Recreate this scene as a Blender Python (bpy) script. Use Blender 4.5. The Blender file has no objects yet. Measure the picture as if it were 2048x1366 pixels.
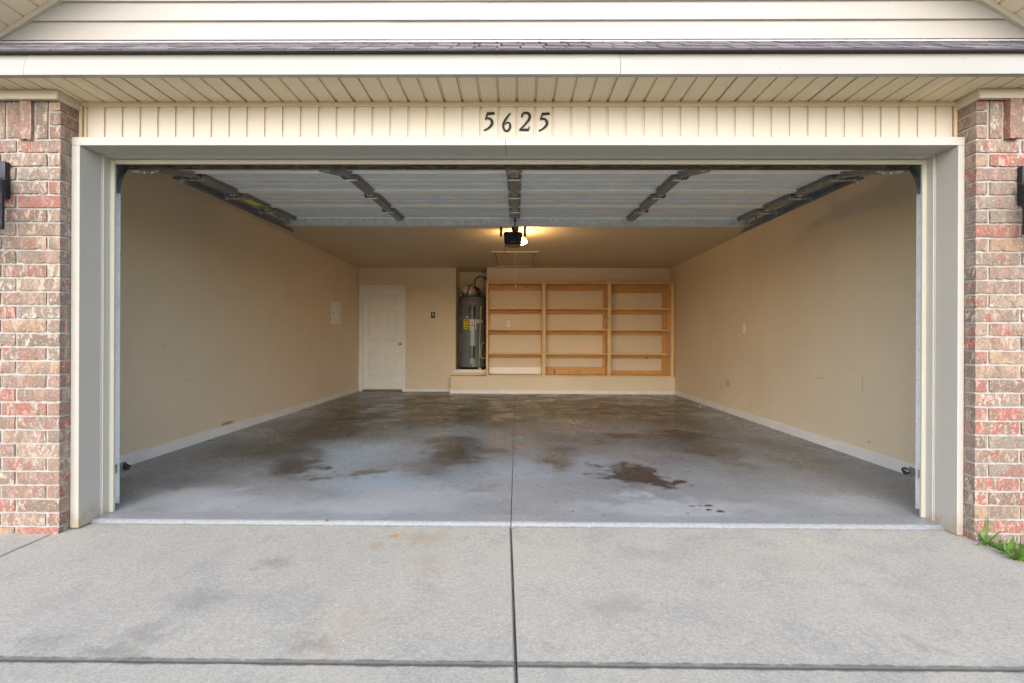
import bpy, bmesh, math, random
from mathutils import Vector, Matrix, noise as mn
random.seed(7)
R = math.radians
SC = bpy.context.scene
COL = SC.collection

# ------------------------------------------------------------------ camera, sky, sun, exposure
F, CAMY, CAMZ = 960.0, -2.735, 1.04          # focal length in pixels of a 2048 wide frame
YAW, ROLL = R(0.54), R(0.22)
cd = bpy.data.cameras.new("Camera"); cam = bpy.data.objects.new("Camera", cd); COL.objects.link(cam)
cd.sensor_width = 36.0; cd.lens = 36.0 * F / 2048.0
cd.clip_start = 0.05; cd.clip_end = 500
CM = Matrix.Translation((0, CAMY, CAMZ)) @ Matrix.Rotation(YAW, 4, 'Z') @ Matrix.Rotation(R(90), 4, 'X') @ Matrix.Rotation(ROLL, 4, 'Z')
cam.matrix_world = CM
SC.camera = cam

W = bpy.data.worlds.new("World"); SC.world = W; W.use_nodes = True
wn = W.node_tree.nodes; wl = W.node_tree.links
sky = wn.new("ShaderNodeTexSky"); sky.sky_type = 'NISHITA'; sky.sun_disc = False
SUN_EL, SUN_AZ = R(34), R(188)               # azimuth clockwise from +Y; the sun is behind the camera, a little left
sky.sun_elevation = SUN_EL; sky.sun_rotation = SUN_AZ
sky.air_density = 1.0; sky.dust_density = 1.6; sky.ozone_density = 1.0
wl.new(sky.outputs[0], wn["Background"].inputs[0]); wn["Background"].inputs[1].default_value = 0.15

sd = bpy.data.lights.new("Sun", 'SUN'); sun = bpy.data.objects.new("Sun", sd); COL.objects.link(sun)
sd.energy = 0.85; sd.angle = R(100); sd.color = (1.0, 0.965, 0.92)
dirv = Vector((math.sin(SUN_AZ) * math.cos(SUN_EL), math.cos(SUN_AZ) * math.cos(SUN_EL), math.sin(SUN_EL)))
sun.rotation_euler = dirv.to_track_quat('Z', 'Y').to_euler()
SC.view_settings.view_transform = 'Standard'; SC.view_settings.look = 'None'
SC.view_settings.exposure = 1.65; SC.view_settings.gamma = 1.0
SC.cycles.max_bounces = 14; SC.cycles.diffuse_bounces = 10; SC.cycles.glossy_bounces = 4
SC.cycles.use_denoising = True
SC.cycles.sample_clamp_indirect = 8.0

# ------------------------------------------------------------------ helpers
def at(px, py, Y):
    """photograph pixel (2048 wide) -> point on the vertical plane Y"""
    d = CM.to_3x3() @ Vector(((px - 1024) / F, -(py - 683) / F, -1))
    t = (Y - CAMY) / d.y
    return Vector((d.x * t, Y, CAMZ + d.z * t))
def atz(px, py, z=0.0):
    d = CM.to_3x3() @ Vector(((px - 1024) / F, -(py - 683) / F, -1))
    t = (z - CAMZ) / d.z
    return Vector((d.x * t, CAMY + d.y * t, z))

def wloc(o):
    v = Vector((0, 0, 0))
    while o is not None:
        v += o.location; o = o.parent
    return v

class MB:
    def __init__(s): s.bm = bmesh.new(); s.mi = 0
    def _mat(s, faces):
        for f in faces: f.material_index = s.mi
    def box(s, x0, x1, y0, y1, z0, z1, bev=0.0, jit=0.0):
        v = [s.bm.verts.new((x, y, z)) for x in (x0, x1) for y in (y0, y1) for z in (z0, z1)]
        if jit:
            for q in v: q.co += Vector((random.uniform(-jit, jit), random.uniform(-jit, jit), random.uniform(-jit, jit)))
        fs = [s.bm.faces.new([v[i] for i in q]) for q in ((0,1,3,2),(4,6,7,5),(0,4,5,1),(2,3,7,6),(0,2,6,4),(1,5,7,3))]
        s._mat(fs)
        if bev:
            es = list({e for f in fs for e in f.edges})
            r = bmesh.ops.bevel(s.bm, geom=es, offset=bev, segments=1 if bev < .004 else 2, affect='EDGES', profile=.6)
            s._mat(r['faces'])
        return s
    def hexa(s, p):
        v = [s.bm.verts.new(q) for q in p]       # p: bottom 4 (ccw) then top 4
        s._mat([s.bm.faces.new([v[i] for i in q]) for q in ((3,2,1,0),(4,5,6,7),(0,1,5,4),(1,2,6,5),(2,3,7,6),(3,0,4,7))])
        return s
    def quad(s, *p):
        s._mat([s.bm.faces.new([s.bm.verts.new(q) for q in p])]); return s
    def extr(s, poly, a, b, axis='X'):
        """closed polygon (two coordinates) extruded along an axis. X: (y,z)  Y: (x,z)  Z: (x,y)"""
        def P(u, w, t): return {'X': (t, u, w), 'Y': (u, t, w), 'Z': (u, w, t)}[axis]
        A = [s.bm.verts.new(P(u, w, a)) for u, w in poly]; B = [s.bm.verts.new(P(u, w, b)) for u, w in poly]
        n = len(poly); fs = [s.bm.faces.new((A[i], A[(i+1) % n], B[(i+1) % n], B[i])) for i in range(n)]
        fs.append(s.bm.faces.new(A[::-1])); fs.append(s.bm.faces.new(B)); s._mat(fs)
        return s
    def cyl(s, a, b, r, r2=None, n=16, caps=True):
        a, b = Vector(a), Vector(b); r2 = r if r2 is None else r2
        q = (b - a).to_track_quat('Z', 'Y')
        A = [s.bm.verts.new(a + q @ Vector((r * math.cos(t), r * math.sin(t), 0))) for t in [2*math.pi*i/n for i in range(n)]]
        B = [s.bm.verts.new(b + q @ Vector((r2 * math.cos(t), r2 * math.sin(t), 0))) for t in [2*math.pi*i/n for i in range(n)]]
        fs = [s.bm.faces.new((A[i], A[(i+1) % n], B[(i+1) % n], B[i])) for i in range(n)]
        for f in fs: f.smooth = n > 8
        if caps: fs += [s.bm.faces.new(A[::-1]), s.bm.faces.new(B)]
        s._mat(fs); return s
    def tube(s, pts, r, n=8):
        pts = [Vector(p) for p in pts]; rings = []
        for i, p in enumerate(pts):
            t = (pts[min(i+1, len(pts)-1)] - pts[max(i-1, 0)]).normalized()
            q = t.to_track_quat('Z', 'Y'); rr = r[i] if isinstance(r, (list, tuple)) else r
            rings.append([s.bm.verts.new(p + q @ Vector((rr*math.cos(2*math.pi*k/n), rr*math.sin(2*math.pi*k/n), 0))) for k in range(n)])
        fs = []
        for A, B in zip(rings, rings[1:]):
            off = min(range(n), key=lambda o: (B[o].co - A[0].co).length)
            fs += [s.bm.faces.new((A[k], A[(k+1) % n], B[(k+1+off) % n], B[(k+off) % n])) for k in range(n)]
        for f in fs: f.smooth = True
        fs += [s.bm.faces.new(rings[0][::-1]), s.bm.faces.new(rings[-1])]
        s._mat(fs); return s
    def ball(s, c, rx, ry, rz, n=20, m=12, rot=None):
        M = Matrix.Translation(c) @ (rot or Matrix.Identity(4)) @ Matrix.Diagonal((rx, ry, rz, 1))
        r = bmesh.ops.create_uvsphere(s.bm, u_segments=n, v_segments=m, radius=1, matrix=M)
        fs = {f for v in r['verts'] for f in v.link_faces}
        for f in fs: f.smooth = True
        s._mat(fs); return s
    def lathe(s, prof, c, n=40):
        rings = [[s.bm.verts.new((c[0] + r*math.cos(2*math.pi*k/n), c[1] + r*math.sin(2*math.pi*k/n), c[2] + z)) for k in range(n)] for r, z in prof]
        fs = []
        for A, B in zip(rings, rings[1:]):
            for k in range(n):
                f = s.bm.faces.new((A[k], A[(k+1) % n], B[(k+1) % n], B[k])); f.smooth = True; fs.append(f)
        s._mat(fs); return s
    def build(s, name, mats, parent=None, sharp=35):
        me = bpy.data.meshes.new(name)
        bmesh.ops.recalc_face_normals(s.bm, faces=s.bm.faces)
        off = wloc(parent) if parent else Vector((0, 0, 0))
        if parent: bmesh.ops.translate(s.bm, verts=s.bm.verts, vec=-off)
        s.bm.to_mesh(me); s.bm.free()
        for m in (mats if isinstance(mats, (list, tuple)) else [mats]): me.materials.append(m)
        o = bpy.data.objects.new(name, me); COL.objects.link(o)
        if parent: o.parent = parent
        if any(p.use_smooth for p in me.polygons):
            fl = [p.use_smooth for p in me.polygons]; me.set_sharp_from_angle(angle=R(sharp)); me.polygons.foreach_set('use_smooth', fl)
        return o

def tag(o, label, cat, group=None, kind=None):
    if label: o['label'] = label
    if cat: o['category'] = cat
    if group: o['group'] = group
    if kind: o['kind'] = kind
    return o
def thing(name, loc, label, cat, group=None):
    o = bpy.data.objects.new(name, None); COL.objects.link(o); o.location = loc; o.empty_display_size = .1
    return tag(o, label, cat, group)

# ------------------------------------------------------------------ material helpers
class NT:
    def __init__(s, name):
        s.m = bpy.data.materials.new(name); s.m.use_nodes = True
        s.t = s.m.node_tree; s.b = s.t.nodes["Principled BSDF"]; s.co = None
    def n(s, typ, ins=None, **props):
        nd = s.t.nodes.new(typ)
        for k, v in props.items(): setattr(nd, k, v)
        for k, v in (ins or {}).items():
            if isinstance(v, bpy.types.NodeSocket): s.t.links.new(v, nd.inputs[k])
            else: nd.inputs[k].default_value = v
        return nd
    def obj(s):
        if not s.co: s.co = s.n("ShaderNodeTexCoord").outputs['Object']
        return s.co
    def mapped(s, scale=(1,1,1), loc=(0,0,0), rot=(0,0,0)):
        return s.n("ShaderNodeMapping", {'Vector': s.obj(), 'Scale': scale, 'Location': loc, 'Rotation': rot}).outputs[0]
    def noise(s, scale, detail=4, rough=.6, vec=None, dist=0.0, col=False):
        o = s.n("ShaderNodeTexNoise", {'Vector': vec or s.obj(), 'Scale': scale, 'Detail': detail, 'Roughness': rough, 'Distortion': dist})
        return o.outputs[1 if col else 0]
    def math(s, op, a, b=0.0, clamp=False):
        return s.n("ShaderNodeMath", {0: a, 1: b}, operation=op, use_clamp=clamp).outputs[0]
    def rng(s, v, a, b, c=0.0, d=1.0, smooth=False):
        return s.n("ShaderNodeMapRange", {'Value': v, 'From Min': a, 'From Max': b, 'To Min': c, 'To Max': d},
                   interpolation_type='SMOOTHSTEP' if smooth else 'LINEAR').outputs[0]
    def mix(s, f, a, b, mode='MIX'):
        nd = s.t.nodes.new("ShaderNodeMix"); nd.data_type = 'RGBA'; nd.blend_type = mode
        for sock, v in ((nd.inputs[0], f), (nd.inputs[6], a), (nd.inputs[7], b)):
            if isinstance(v, bpy.types.NodeSocket): s.t.links.new(v, sock)
            elif isinstance(v, tuple): sock.default_value = (*v[:3], 1)
            else: sock.default_value = v
        return nd.outputs[2]
    def ramp(s, v, stops, interp='LINEAR'):
        nd = s.n("ShaderNodeValToRGB", {0: v}); cr = nd.color_ramp; cr.interpolation = interp
        while len(cr.elements) < len(stops): cr.elements.new(.5)
        for e, (p, c) in zip(cr.elements, stops): e.position = p; e.color = (*c, 1)
        return nd.outputs[0]
    def set(s, **k):
        for kk, v in k.items():
            sock = s.b.inputs[kk.replace('_', ' ')]
            if isinstance(v, bpy.types.NodeSocket): s.t.links.new(v, sock)
            else: sock.default_value = (*v, 1) if isinstance(v, tuple) and len(v) == 3 else v
        return s
    def bump(s, h, strength=.3, dist=.002, prev=None):
        ins = {'Height': h, 'Strength': strength, 'Distance': dist}
        if prev: ins['Normal'] = prev
        o = s.n("ShaderNodeBump", ins).outputs[0]; s.t.links.new(o, s.b.inputs['Normal']); return o

def simple(name, col, rough=.5, metal=0.0, var=.06, vs=6.0, bump=0.0, bs=80.0, spec=.5):
    t = NT(name)
    f = t.rng(t.noise(vs, 5), .3, .7)
    c = t.mix(f, tuple(max(0, x * (1 - var)) for x in col), tuple(min(1, x * (1 + var)) for x in col))
    t.set(Base_Color=c, Roughness=t.rng(t.noise(vs * 3, 3), .3, .7, max(0, rough - .06), min(1, rough + .06)), Metallic=metal)
    t.b.inputs['Specular IOR Level'].default_value = spec
    if bump: t.bump(t.noise(bs, 3), bump, .002)
    return t.m

M = {}
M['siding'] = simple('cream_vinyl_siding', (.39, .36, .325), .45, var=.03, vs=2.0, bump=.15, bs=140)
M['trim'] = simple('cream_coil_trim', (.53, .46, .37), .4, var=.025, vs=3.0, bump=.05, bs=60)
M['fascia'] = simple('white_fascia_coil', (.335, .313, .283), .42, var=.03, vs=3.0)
M['header_siding'] = simple('cream_vinyl_brightened', (.61, .53, .435), .45, var=.02, vs=2.0, bump=.15, bs=140)  # same cream siding, its different lighting put into a lighter, warmer colour
M['casing_'] = simple('door_casing_vinyl', (.52, .48, .42), .42, var=.04, vs=2.5, bump=.06, bs=50)
def m_casing():
    t = NT('door_casing_vinyl_weathered')
    c = t.mix(t.rng(t.noise(2.5, 4), .3, .7), (.425, .40, .355), (.445, .42, .375))
    z = t.n("ShaderNodeSeparateXYZ", {0: t.obj()}).outputs[2]
    zz = t.math('ADD', z, t.math('MULTIPLY', t.math('SUBTRACT', t.noise(14, 5, .7), .5), .35))
    c = t.mix(t.rng(zz, .10, -.04, 0, .6, True), c, (.30, .22, .13))
    c = t.mix(t.rng(t.noise(38, 5, .75), .66, .74, 0, .45), c, (.25, .22, .18))
    t.set(Base_Color=c, Roughness=.45); t.bump(t.noise(40, 4), .08, .002); return t.m
M['casing'] = m_casing()
M['vinyl_stop'] = simple('yellowed_vinyl_stop', (.45, .435, .355), .4, var=.03)
M['dark'] = simple('dark_void', (.03, .028, .025), .9)
M['black'] = simple('black_painted_metal', (.012, .012, .016), .4, var=.2)
M['black_plastic'] = simple('black_plastic', (.012, .012, .012), .3, var=.2)
M['digit'] = simple('black_number_paint', (.010, .009, .010), .7, var=.2)
M['white'] = simple('white_semi_gloss', (.84, .83, .80), .35, var=.03, vs=5)
M['base'] = simple('white_baseboard', (.76, .745, .72), .45, var=.08, vs=5, bump=.1, bs=40)
M['galv'] = simple('galvanised_steel', (.66, .68, .70), .35, .35, var=.18, vs=25)
M['galv_dark'] = simple('dull_galvanised_steel', (.24, .245, .23), .42, .5, var=.25, vs=18)
M['zinc'] = simple('bright_zinc', (.72, .72, .68), .3, .9, var=.1, vs=30)
M['track'] = simple('track_steel', (.36, .40, .44), .33, .6, var=.2, vs=12)
M['rubber'] = simple('black_rubber', (.015, .015, .015), .7)
M['nickel'] = simple('satin_nickel', (.45, .42, .37), .25, 1.0)
M['mortar'] = simple('mortar', (.39, .365, .335), .95, var=.12, vs=30, bump=.6, bs=160, spec=.2)
M['grey_paint'] = simple('heater_grey_enamel', (.16, .19, .21), .25, .0, var=.03, vs=1.0)
M['brass'] = simple('brass_fitting', (.55, .40, .18), .4, .8)
M['cream_pipe'] = simple('cream_plastic_pipe', (.62, .57, .45), .45)
M['yellow'] = simple('yellow_label_paper', (.75, .66, .02), .55)
M['white_label'] = simple('white_label_paper', (.65, .64, .60), .5)
M['red_ink'] = simple('red_ink', (.35, .06, .07), .5)
M['blue_ink'] = simple('blue_ink', (.06, .08, .2), .5)
M['brush'] = simple('yellow_green_brush', (.38, .38, .10), .8, var=.2, vs=40, bump=.5, bs=200)
M['handle_wood'] = simple('pale_broom_handle', (.62, .50, .30), .5, var=.1)
M['tank'] = simple('beige_expansion_tank', (.62, .52, .42), .3)
M['joint'] = simple('joint_sand', (.10, .098, .09), .95, var=.3, vs=40)
M['cord'] = simple('white_cord', (.70, .62, .48), .7)
M['hose'] = simple('dark_insulated_pipe', (.035, .03, .025), .6)
M['flash'] = simple('white_flashing', (.85, .84, .82), .4)

def m_seal():
    t = NT('dirty_bottom_seal')
    n = t.noise(14, 6, .7, t.mapped((1, 6, 6)))
    c = t.ramp(n, [(.3, (.03, .015, .01)), (.5, (.10, .06, .035)), (.62, (.16, .14, .09)), (.75, (.09, .03, .02))])
    t.set(Base_Color=c, Roughness=.85); t.bump(n, .5, .003); return t.m
M['seal'] = m_seal()

def m_panel():
    t = NT('white_steel_door_back')
    n = t.noise(6, 6, .65, t.mapped((1, 3, 3)))
    n2 = t.noise(60, 4, .7, t.mapped((1.0, .35, 1)))
    c = t.mix(t.rng(n, .35, .65), (.62, .65, .65), (.80, .81, .79))
    c = t.mix(t.rng(n2, .45, .75, 0, .3), c, (.42, .43, .44))
    t.set(Base_Color=c, Roughness=.5); t.bump(n2, .15, .001); return t.m
M['panel'] = m_panel()
M['rail'] = simple('cream_door_edge', (.86, .83, .72), .45, var=.08, vs=8)

def m_wall(name, col, marks=()):
    t = NT(name)
    n = t.noise(1.1, 4, .55); fine = t.noise(130, 3, .6)
    c = t.mix(t.rng(n, .3, .7), tuple(x * .96 for x in col), tuple(x * 1.04 for x in col))
    c = t.mix(t.rng(t.noise(7, 6, .7), .62, .8, 0, .16), c, tuple(x * .6 for x in col))
    for (p, r, s_, mc) in marks:
        d = t.n("ShaderNodeVectorMath", {0: t.obj(), 1: p}, operation='SUBTRACT').outputs[0]
        d = t.n("ShaderNodeVectorMath", {0: d, 1: tuple(1/q for q in r)}, operation='MULTIPLY').outputs[0]
        d = t.n("ShaderNodeVectorMath", {0: d}, operation='LENGTH').outputs['Value']
        d = t.math('ADD', d, t.math('MULTIPLY', t.math('SUBTRACT', t.noise(25, 4, .6), .5), 1.4))
        c = t.mix(t.rng(d, .5, 1.0, s_, 0, True), c, mc)
    t.set(Base_Color=c, Roughness=.55); t.b.inputs['Specular IOR Level'].default_value = .35
    t.bump(fine, .22, .0015); return t.m
WALLC = (.72, .61, .45)
BRN = (.18, .13, .08)
M['wall'] = m_wall('tan_wall_paint', WALLC)
XR, XL = 3.09, -3.21
def onR(px, py):
    d = CM.to_3x3() @ Vector(((px - 1024) / F, -(py - 683) / F, -1)); t = (XR - 0) / d.x
    return (XR, CAMY + d.y * t, CAMZ + d.z * t)
def onL(px, py):
    d = CM.to_3x3() @ Vector(((px - 1024) / F, -(py - 683) / F, -1)); t = XL / d.x
    return (XL, CAMY + d.y * t, CAMZ + d.z * t)
M['wall_right'] = m_wall('tan_wall_paint_scuffed', WALLC, [
    (onR(1455, 766), (.5, .10, .07), .35, BRN), (onR(1443, 772), (.5, .05, .1), .15, BRN), (onR(1640, 756), (.5, .12, .008), .3, BRN),
    (onR(1725, 765), (.5, .012, .10), .3, BRN), (onR(1634, 858), (.5, .012, .01), .7, BRN), (onR(1738, 884), (.5, .03, .008), .5, BRN),
    (onR(1560, 730), (.5, .10, .006), .2, BRN), (onR(1600, 690), (.5, .06, .004), .25, BRN), (onR(1540, 800), (.5, .03, .03), .2, BRN), (onR(1690, 730), (.5, .01, .008), .6, BRN), (onR(1570, 560), (.5, .008, .008), .5, BRN),
    (onR(1472, 786), (.5, .02, .01), .5, BRN), (onR(1500, 812), (.5, .05, .05), .15, BRN)])
M['wall_left'] = m_wall('tan_wall_paint_chipped', WALLC, [
    (onL(455, 846), (.5, .17, .022), .9, (.34, .22, .10)), (onL(380, 760), (.5, .12, .005), .25, BRN), (onL(500, 720), (.5, .05, .004), .3, BRN), (onL(330, 690), (.5, .02, .02), .25, BRN), (onL(600, 640), (.5, .01, .01), .5, BRN), (onL(265, 512), (.5, .008, .006), .7, BRN), (onL(560, 700), (.5, .1, .05), .1, BRN)])
M['ceil'] = m_wall('tan_ceiling_paint', (.68, .56, .39))

def m_brick():
    t = NT('tumbled_brick')
    geo = t.n("ShaderNodeNewGeometry"); rnd = geo.outputs['Random Per Island']
    base = t.ramp(rnd, [(0, (.25, .20, .16)), (.15, (.32, .24, .185)), (.30, (.28, .20, .155)), (.44, (.23, .195, .165)),
                        (.56, (.27, .165, .13)), (.68, (.18, .14, .11)), (.80, (.36, .245, .165)), (.88, (.34, .12, .095))], 'CONSTANT')
    off = t.n("ShaderNodeVectorMath", {0: t.obj(), 1: t.n("ShaderNodeCombineXYZ", {0: t.math('MULTIPLY', rnd, 9.0), 2: t.math('MULTIPLY', rnd, 5.0)}).outputs[0]}, operation='ADD').outputs[0]
    vst = t.n("ShaderNodeMapping", {'Vector': off, 'Scale': (1.0, 1.0, .45)}).outputs[0]
    vst = t.n("ShaderNodeVectorMath", {0: vst, 'Scale': t.rng(t.math('FRACT', t.math('MULTIPLY', rnd, 11.1)), 0, 1, .55, 1.5)}, operation='SCALE').outputs[0]
    # grey-brown clouds, red patches, lime wash in vertical smears, dark pores
    c = t.mix(t.rng(t.noise(22, 4, .6, vst, .5), .42, .62), base, (.20, .155, .12))
    red = t.rng(t.noise(30, 5, .65, t.n("ShaderNodeMapping", {'Vector': vst, 'Location': (3, 1, 2)}).outputs[0], .6), .53, .60)
    k2 = t.math('FRACT', t.math('MULTIPLY', rnd, 7.3))
    c = t.mix(t.math('MULTIPLY', red, t.rng(k2, .15, .8)), c, (.30, .11, .085))
    white = t.rng(t.noise(34, 5, .72, t.n("ShaderNodeMapping", {'Vector': vst, 'Location': (7, 4, 9)}).outputs[0], .8), .52, .61)
    c = t.mix(t.math('MULTIPLY', white, t.rng(t.math('FRACT', t.math('MULTIPLY', rnd, 3.7)), .1, .8, .25, .9)), c, (.52, .43, .35))
    c = t.mix(t.rng(t.noise(120, 4, .7, off), .54, .66, 0, .75), c, (.16, .09, .07))
    c = t.mix(t.rng(t.noise(95, 4, .7, t.n("ShaderNodeMapping", {'Vector': off, 'Location': (2, 6, 1)}).outputs[0]), .56, .68, 0, .65), c, (.55, .47, .40))
    t.set(Base_Color=c, Roughness=.92); t.b.inputs['Specular IOR Level'].default_value = .2
    t.bump(t.noise(90, 6, .7, off), .9, .006); return t.m
M['brick'] = m_brick()

def stains_and_sheen(t, c, lst, nz):
    """lst: (centre xy, rx, ry, rotation, strength, colour, softness)"""
    for (p, rx, ry, rot, s_, sc, soft) in lst:
        v = t.n("ShaderNodeVectorMath", {0: nz, 1: (p[0], p[1], 0)}, operation='SUBTRACT').outputs[0]
        v = t.n("ShaderNodeMapping", {'Vector': v, 'Rotation': (0, 0, rot)}).outputs[0]
        v = t.n("ShaderNodeVectorMath", {0: v, 1: (1/rx, 1/ry, 0)}, operation='MULTIPLY').outputs[0]
        d = t.n("ShaderNodeVectorMath", {0: v}, operation='LENGTH').outputs['Value']
        c = t.mix(t.rng(d, 1 - soft, 1.0, s_, 0, True), c, sc)
    return c

def m_floor():
    t = NT('stained_garage_concrete')
    # position warped by noise so that stain and sheen outlines are ragged
    w1 = t.n("ShaderNodeVectorMath", {0: t.noise(3.0, 3, .55, col=True), 1: (.5, .5, .5)}, operation='SUBTRACT').outputs[0]
    w2 = t.n("ShaderNodeVectorMath", {0: t.noise(12.0, 2, .5, col=True), 1: (.5, .5, .5)}, operation='SUBTRACT').outputs[0]
    w1 = t.n("ShaderNodeVectorMath", {0: w1, 'Scale': .6}, operation='SCALE').outputs[0]
    w2 = t.n("ShaderNodeVectorMath", {0: w2, 'Scale': .22}, operation='SCALE').outputs[0]
    p = t.n("ShaderNodeVectorMath", {0: t.obj(), 1: w1}, operation='ADD').outputs[0]
    p = t.n("ShaderNodeVectorMath", {0: p, 1: w2}, operation='ADD').outputs[0]
    p = t.n("ShaderNodeVectorMath", {0: p, 1: (1, 1, 0)}, operation='MULTIPLY').outputs[0]
    c = t.mix(t.rng(t.noise(1.6, 6, .65), .35, .68), (.115, .135, .16), (.205, .235, .265))
    streak = t.noise(5, 6, .7, t.mapped((.35, 1.2, 1), rot=(0, 0, .15)), .4)
    c = t.mix(t.rng(streak, .45, .7, 0, .6), c, (.13, .13, .135))
    y = t.n("ShaderNodeSeparateXYZ", {0: t.obj()}).outputs[1]
    ax = t.math('ABSOLUTE', t.n("ShaderNodeSeparateXYZ", {0: t.obj()}).outputs[0])
    pale_zone = t.math('MAXIMUM', t.rng(t.math('ADD', y, t.math('MULTIPLY', t.math('SUBTRACT', t.noise(2.5, 5, .65), .5), 1.4)), .25, 1.7, .62, 0, True),
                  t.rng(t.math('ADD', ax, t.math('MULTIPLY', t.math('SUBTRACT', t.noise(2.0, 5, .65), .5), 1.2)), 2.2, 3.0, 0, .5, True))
    c = t.mix(pale_zone, c, (.222, .236, .246))  # lighter towards the door opening and the side walls
    DK, BR, OL, SHEEN, WH, RU = (.028, .028, .028), (.038, .031, .024), (.060, .055, .040), (.25, .33, .40), (.36, .38, .41), (.33, .13, .04)  # the blue tone paints reflected sky into the floor colour
    L = []
    def S(px, py, wpx, hpx, s_, col, soft=.8, rot=0.0):
        a = atz(px, py, .015); b = atz(px + wpx / 2, py, .015); u = atz(px, py - hpx / 2, .015); dn = atz(px, py + hpx / 2, .015)
        L.append(((a.x, (u.y + dn.y) / 2), max(.01, (b.x - a.x) * 1.22), max(.01, (u.y - dn.y) / 2 * 1.22), rot, min(.96, s_ * 1.55), col, soft))
    S(980, 812, 700, 70, .85, BR, .7); S(620, 890, 330, 90, .52, DK, .9); S(900, 850, 420, 60, .5, DK, .9); S(1380, 880, 260, 70, .45, DK, .9); S(1180, 880, 300, 50, .25, DK, .9); S(1620, 900, 260, 60, .25, DK, .9); S(880, 930, 200, 60, .3, DK, .9); S(420, 1000, 300, 60, .4, WH, .9); S(700, 1010, 500, 50, .35, WH, .9); S(1350, 1015, 560, 40, .4, WH, .9); S(480, 900, 200, 50, .4, DK, .9); S(1250, 820, 330, 60, .6, BR, .8); S(860, 812, 330, 50, .45, BR)
    S(700, 835, 190, 45, .6, DK); S(650, 860, 200, 60, .45, DK, .9); S(905, 830, 120, 26, .6, DK); S(845, 822, 80, 16, .6, DK)
    S(1150, 812, 160, 26, .5, DK); S(1340, 840, 120, 34, .35, BR)
    S(700, 905, 300, 70, .6, SHEEN, .9); S(900, 865, 260, 40, .35, SHEEN, .9); S(1010, 945, 260, 60, .35, SHEEN, .9); S(760, 960, 300, 50, .4, SHEEN, .9)
    S(1150, 930, 330, 60, .3, SHEEN, .9); S(870, 985, 420, 50, .3, WH, .9)
    S(585, 930, 130, 50, .75, DK, .8); S(560, 905, 170, 30, .5, DK); S(665, 928, 60, 12, .6, DK); S(730, 945, 90, 14, .5, OL); S(640, 950, 80, 14, .45, DK)
    S(905, 905, 110, 52, .75, BR, .8); S(900, 880, 140, 24, .45, DK); S(975, 900, 80, 18, .45, BR); S(1000, 888, 26, 6, .8, RU, .9); S(1040, 892, 40, 8, .35, RU, .9)
    S(1110, 922, 110, 44, .6, OL, .9); S(1130, 900, 70, 18, .4, DK)
    S(1262, 945, 120, 52, .92, (.018, .014, .011), .45); S(1325, 966, 70, 26, .85, (.018, .014, .011), .5); S(1215, 930, 80, 20, .45, DK, .8)
    S(1370, 868, 100, 22, .65, DK); S(1430, 905, 120, 40, .7, OL, .9); S(1480, 930, 70, 24, .35, OL, .9); S(1395, 850, 90, 26, .5, OL)
    S(1270, 870, 120, 12, .6, DK, .7); S(1200, 882, 60, 10, .5, OL); S(1390, 880, 60, 12, .4, DK)
    S(1417, 1012, 30, 10, .7, DK, .6); S(1330, 999, 16, 5, .3, DK, .5); S(1270, 988, 60, 18, .4, WH, .9); S(946, 976, 90, 14, .25, OL, .9)
    S(560, 830, 180, 30, .35, (.45, .45, .50), .9); S(1420, 830, 90, 14, .5, WH, .9); S(300, 1000, 160, 50, .3, WH, .9); S(1700, 1000, 260, 40, .3, WH, .9)
    S(1620, 930, 200, 50, .25, OL, .9); S(400, 960, 240, 40, .2, DK, .9)
    c = stains_and_sheen(t, c, L, p)
    # paler, cleaner strip under the door line
    y = t.n("ShaderNodeSeparateXYZ", {0: t.obj()}).outputs[1]
    yy = t.math('ADD', y, t.math('MULTIPLY', t.math('SUBTRACT', t.noise(6, 4), .5), .05))
    c = t.mix(t.rng(yy, .17, .13, 0, .7, True), c, (.215, .22, .228))
    # droppings, grit and light flecks
    v = t.n("ShaderNodeTexVoronoi", {'Vector': t.obj(), 'Scale': 5.5, 'Randomness': 1.0})
    dots = t.math('MULTIPLY', t.rng(v.outputs['Distance'], .03, .07, 1, 0), t.rng(t.n("ShaderNodeSeparateColor", {0: v.outputs['Color']}).outputs[0], .55, .6))
    c = t.mix(dots, c, (.04, .035, .03))
    sp = t.noise(65, 2, .5)
    c = t.mix(t.rng(sp, .50, .80, 0, .28), c, (.45, .45, .46)); c = t.mix(t.rng(sp, .50, .2, 0, .3), c, (.13, .13, .13))
    rough = t.rng(t.noise(2.2, 6, .7), .35, .65, .20, .42)
    t.set(Base_Color=c, Roughness=rough); t.b.inputs['Specular IOR Level'].default_value = .38
    t.bump(t.noise(30, 2, .5), .05, .002); return t.m
M['floor'] = m_floor()

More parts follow.
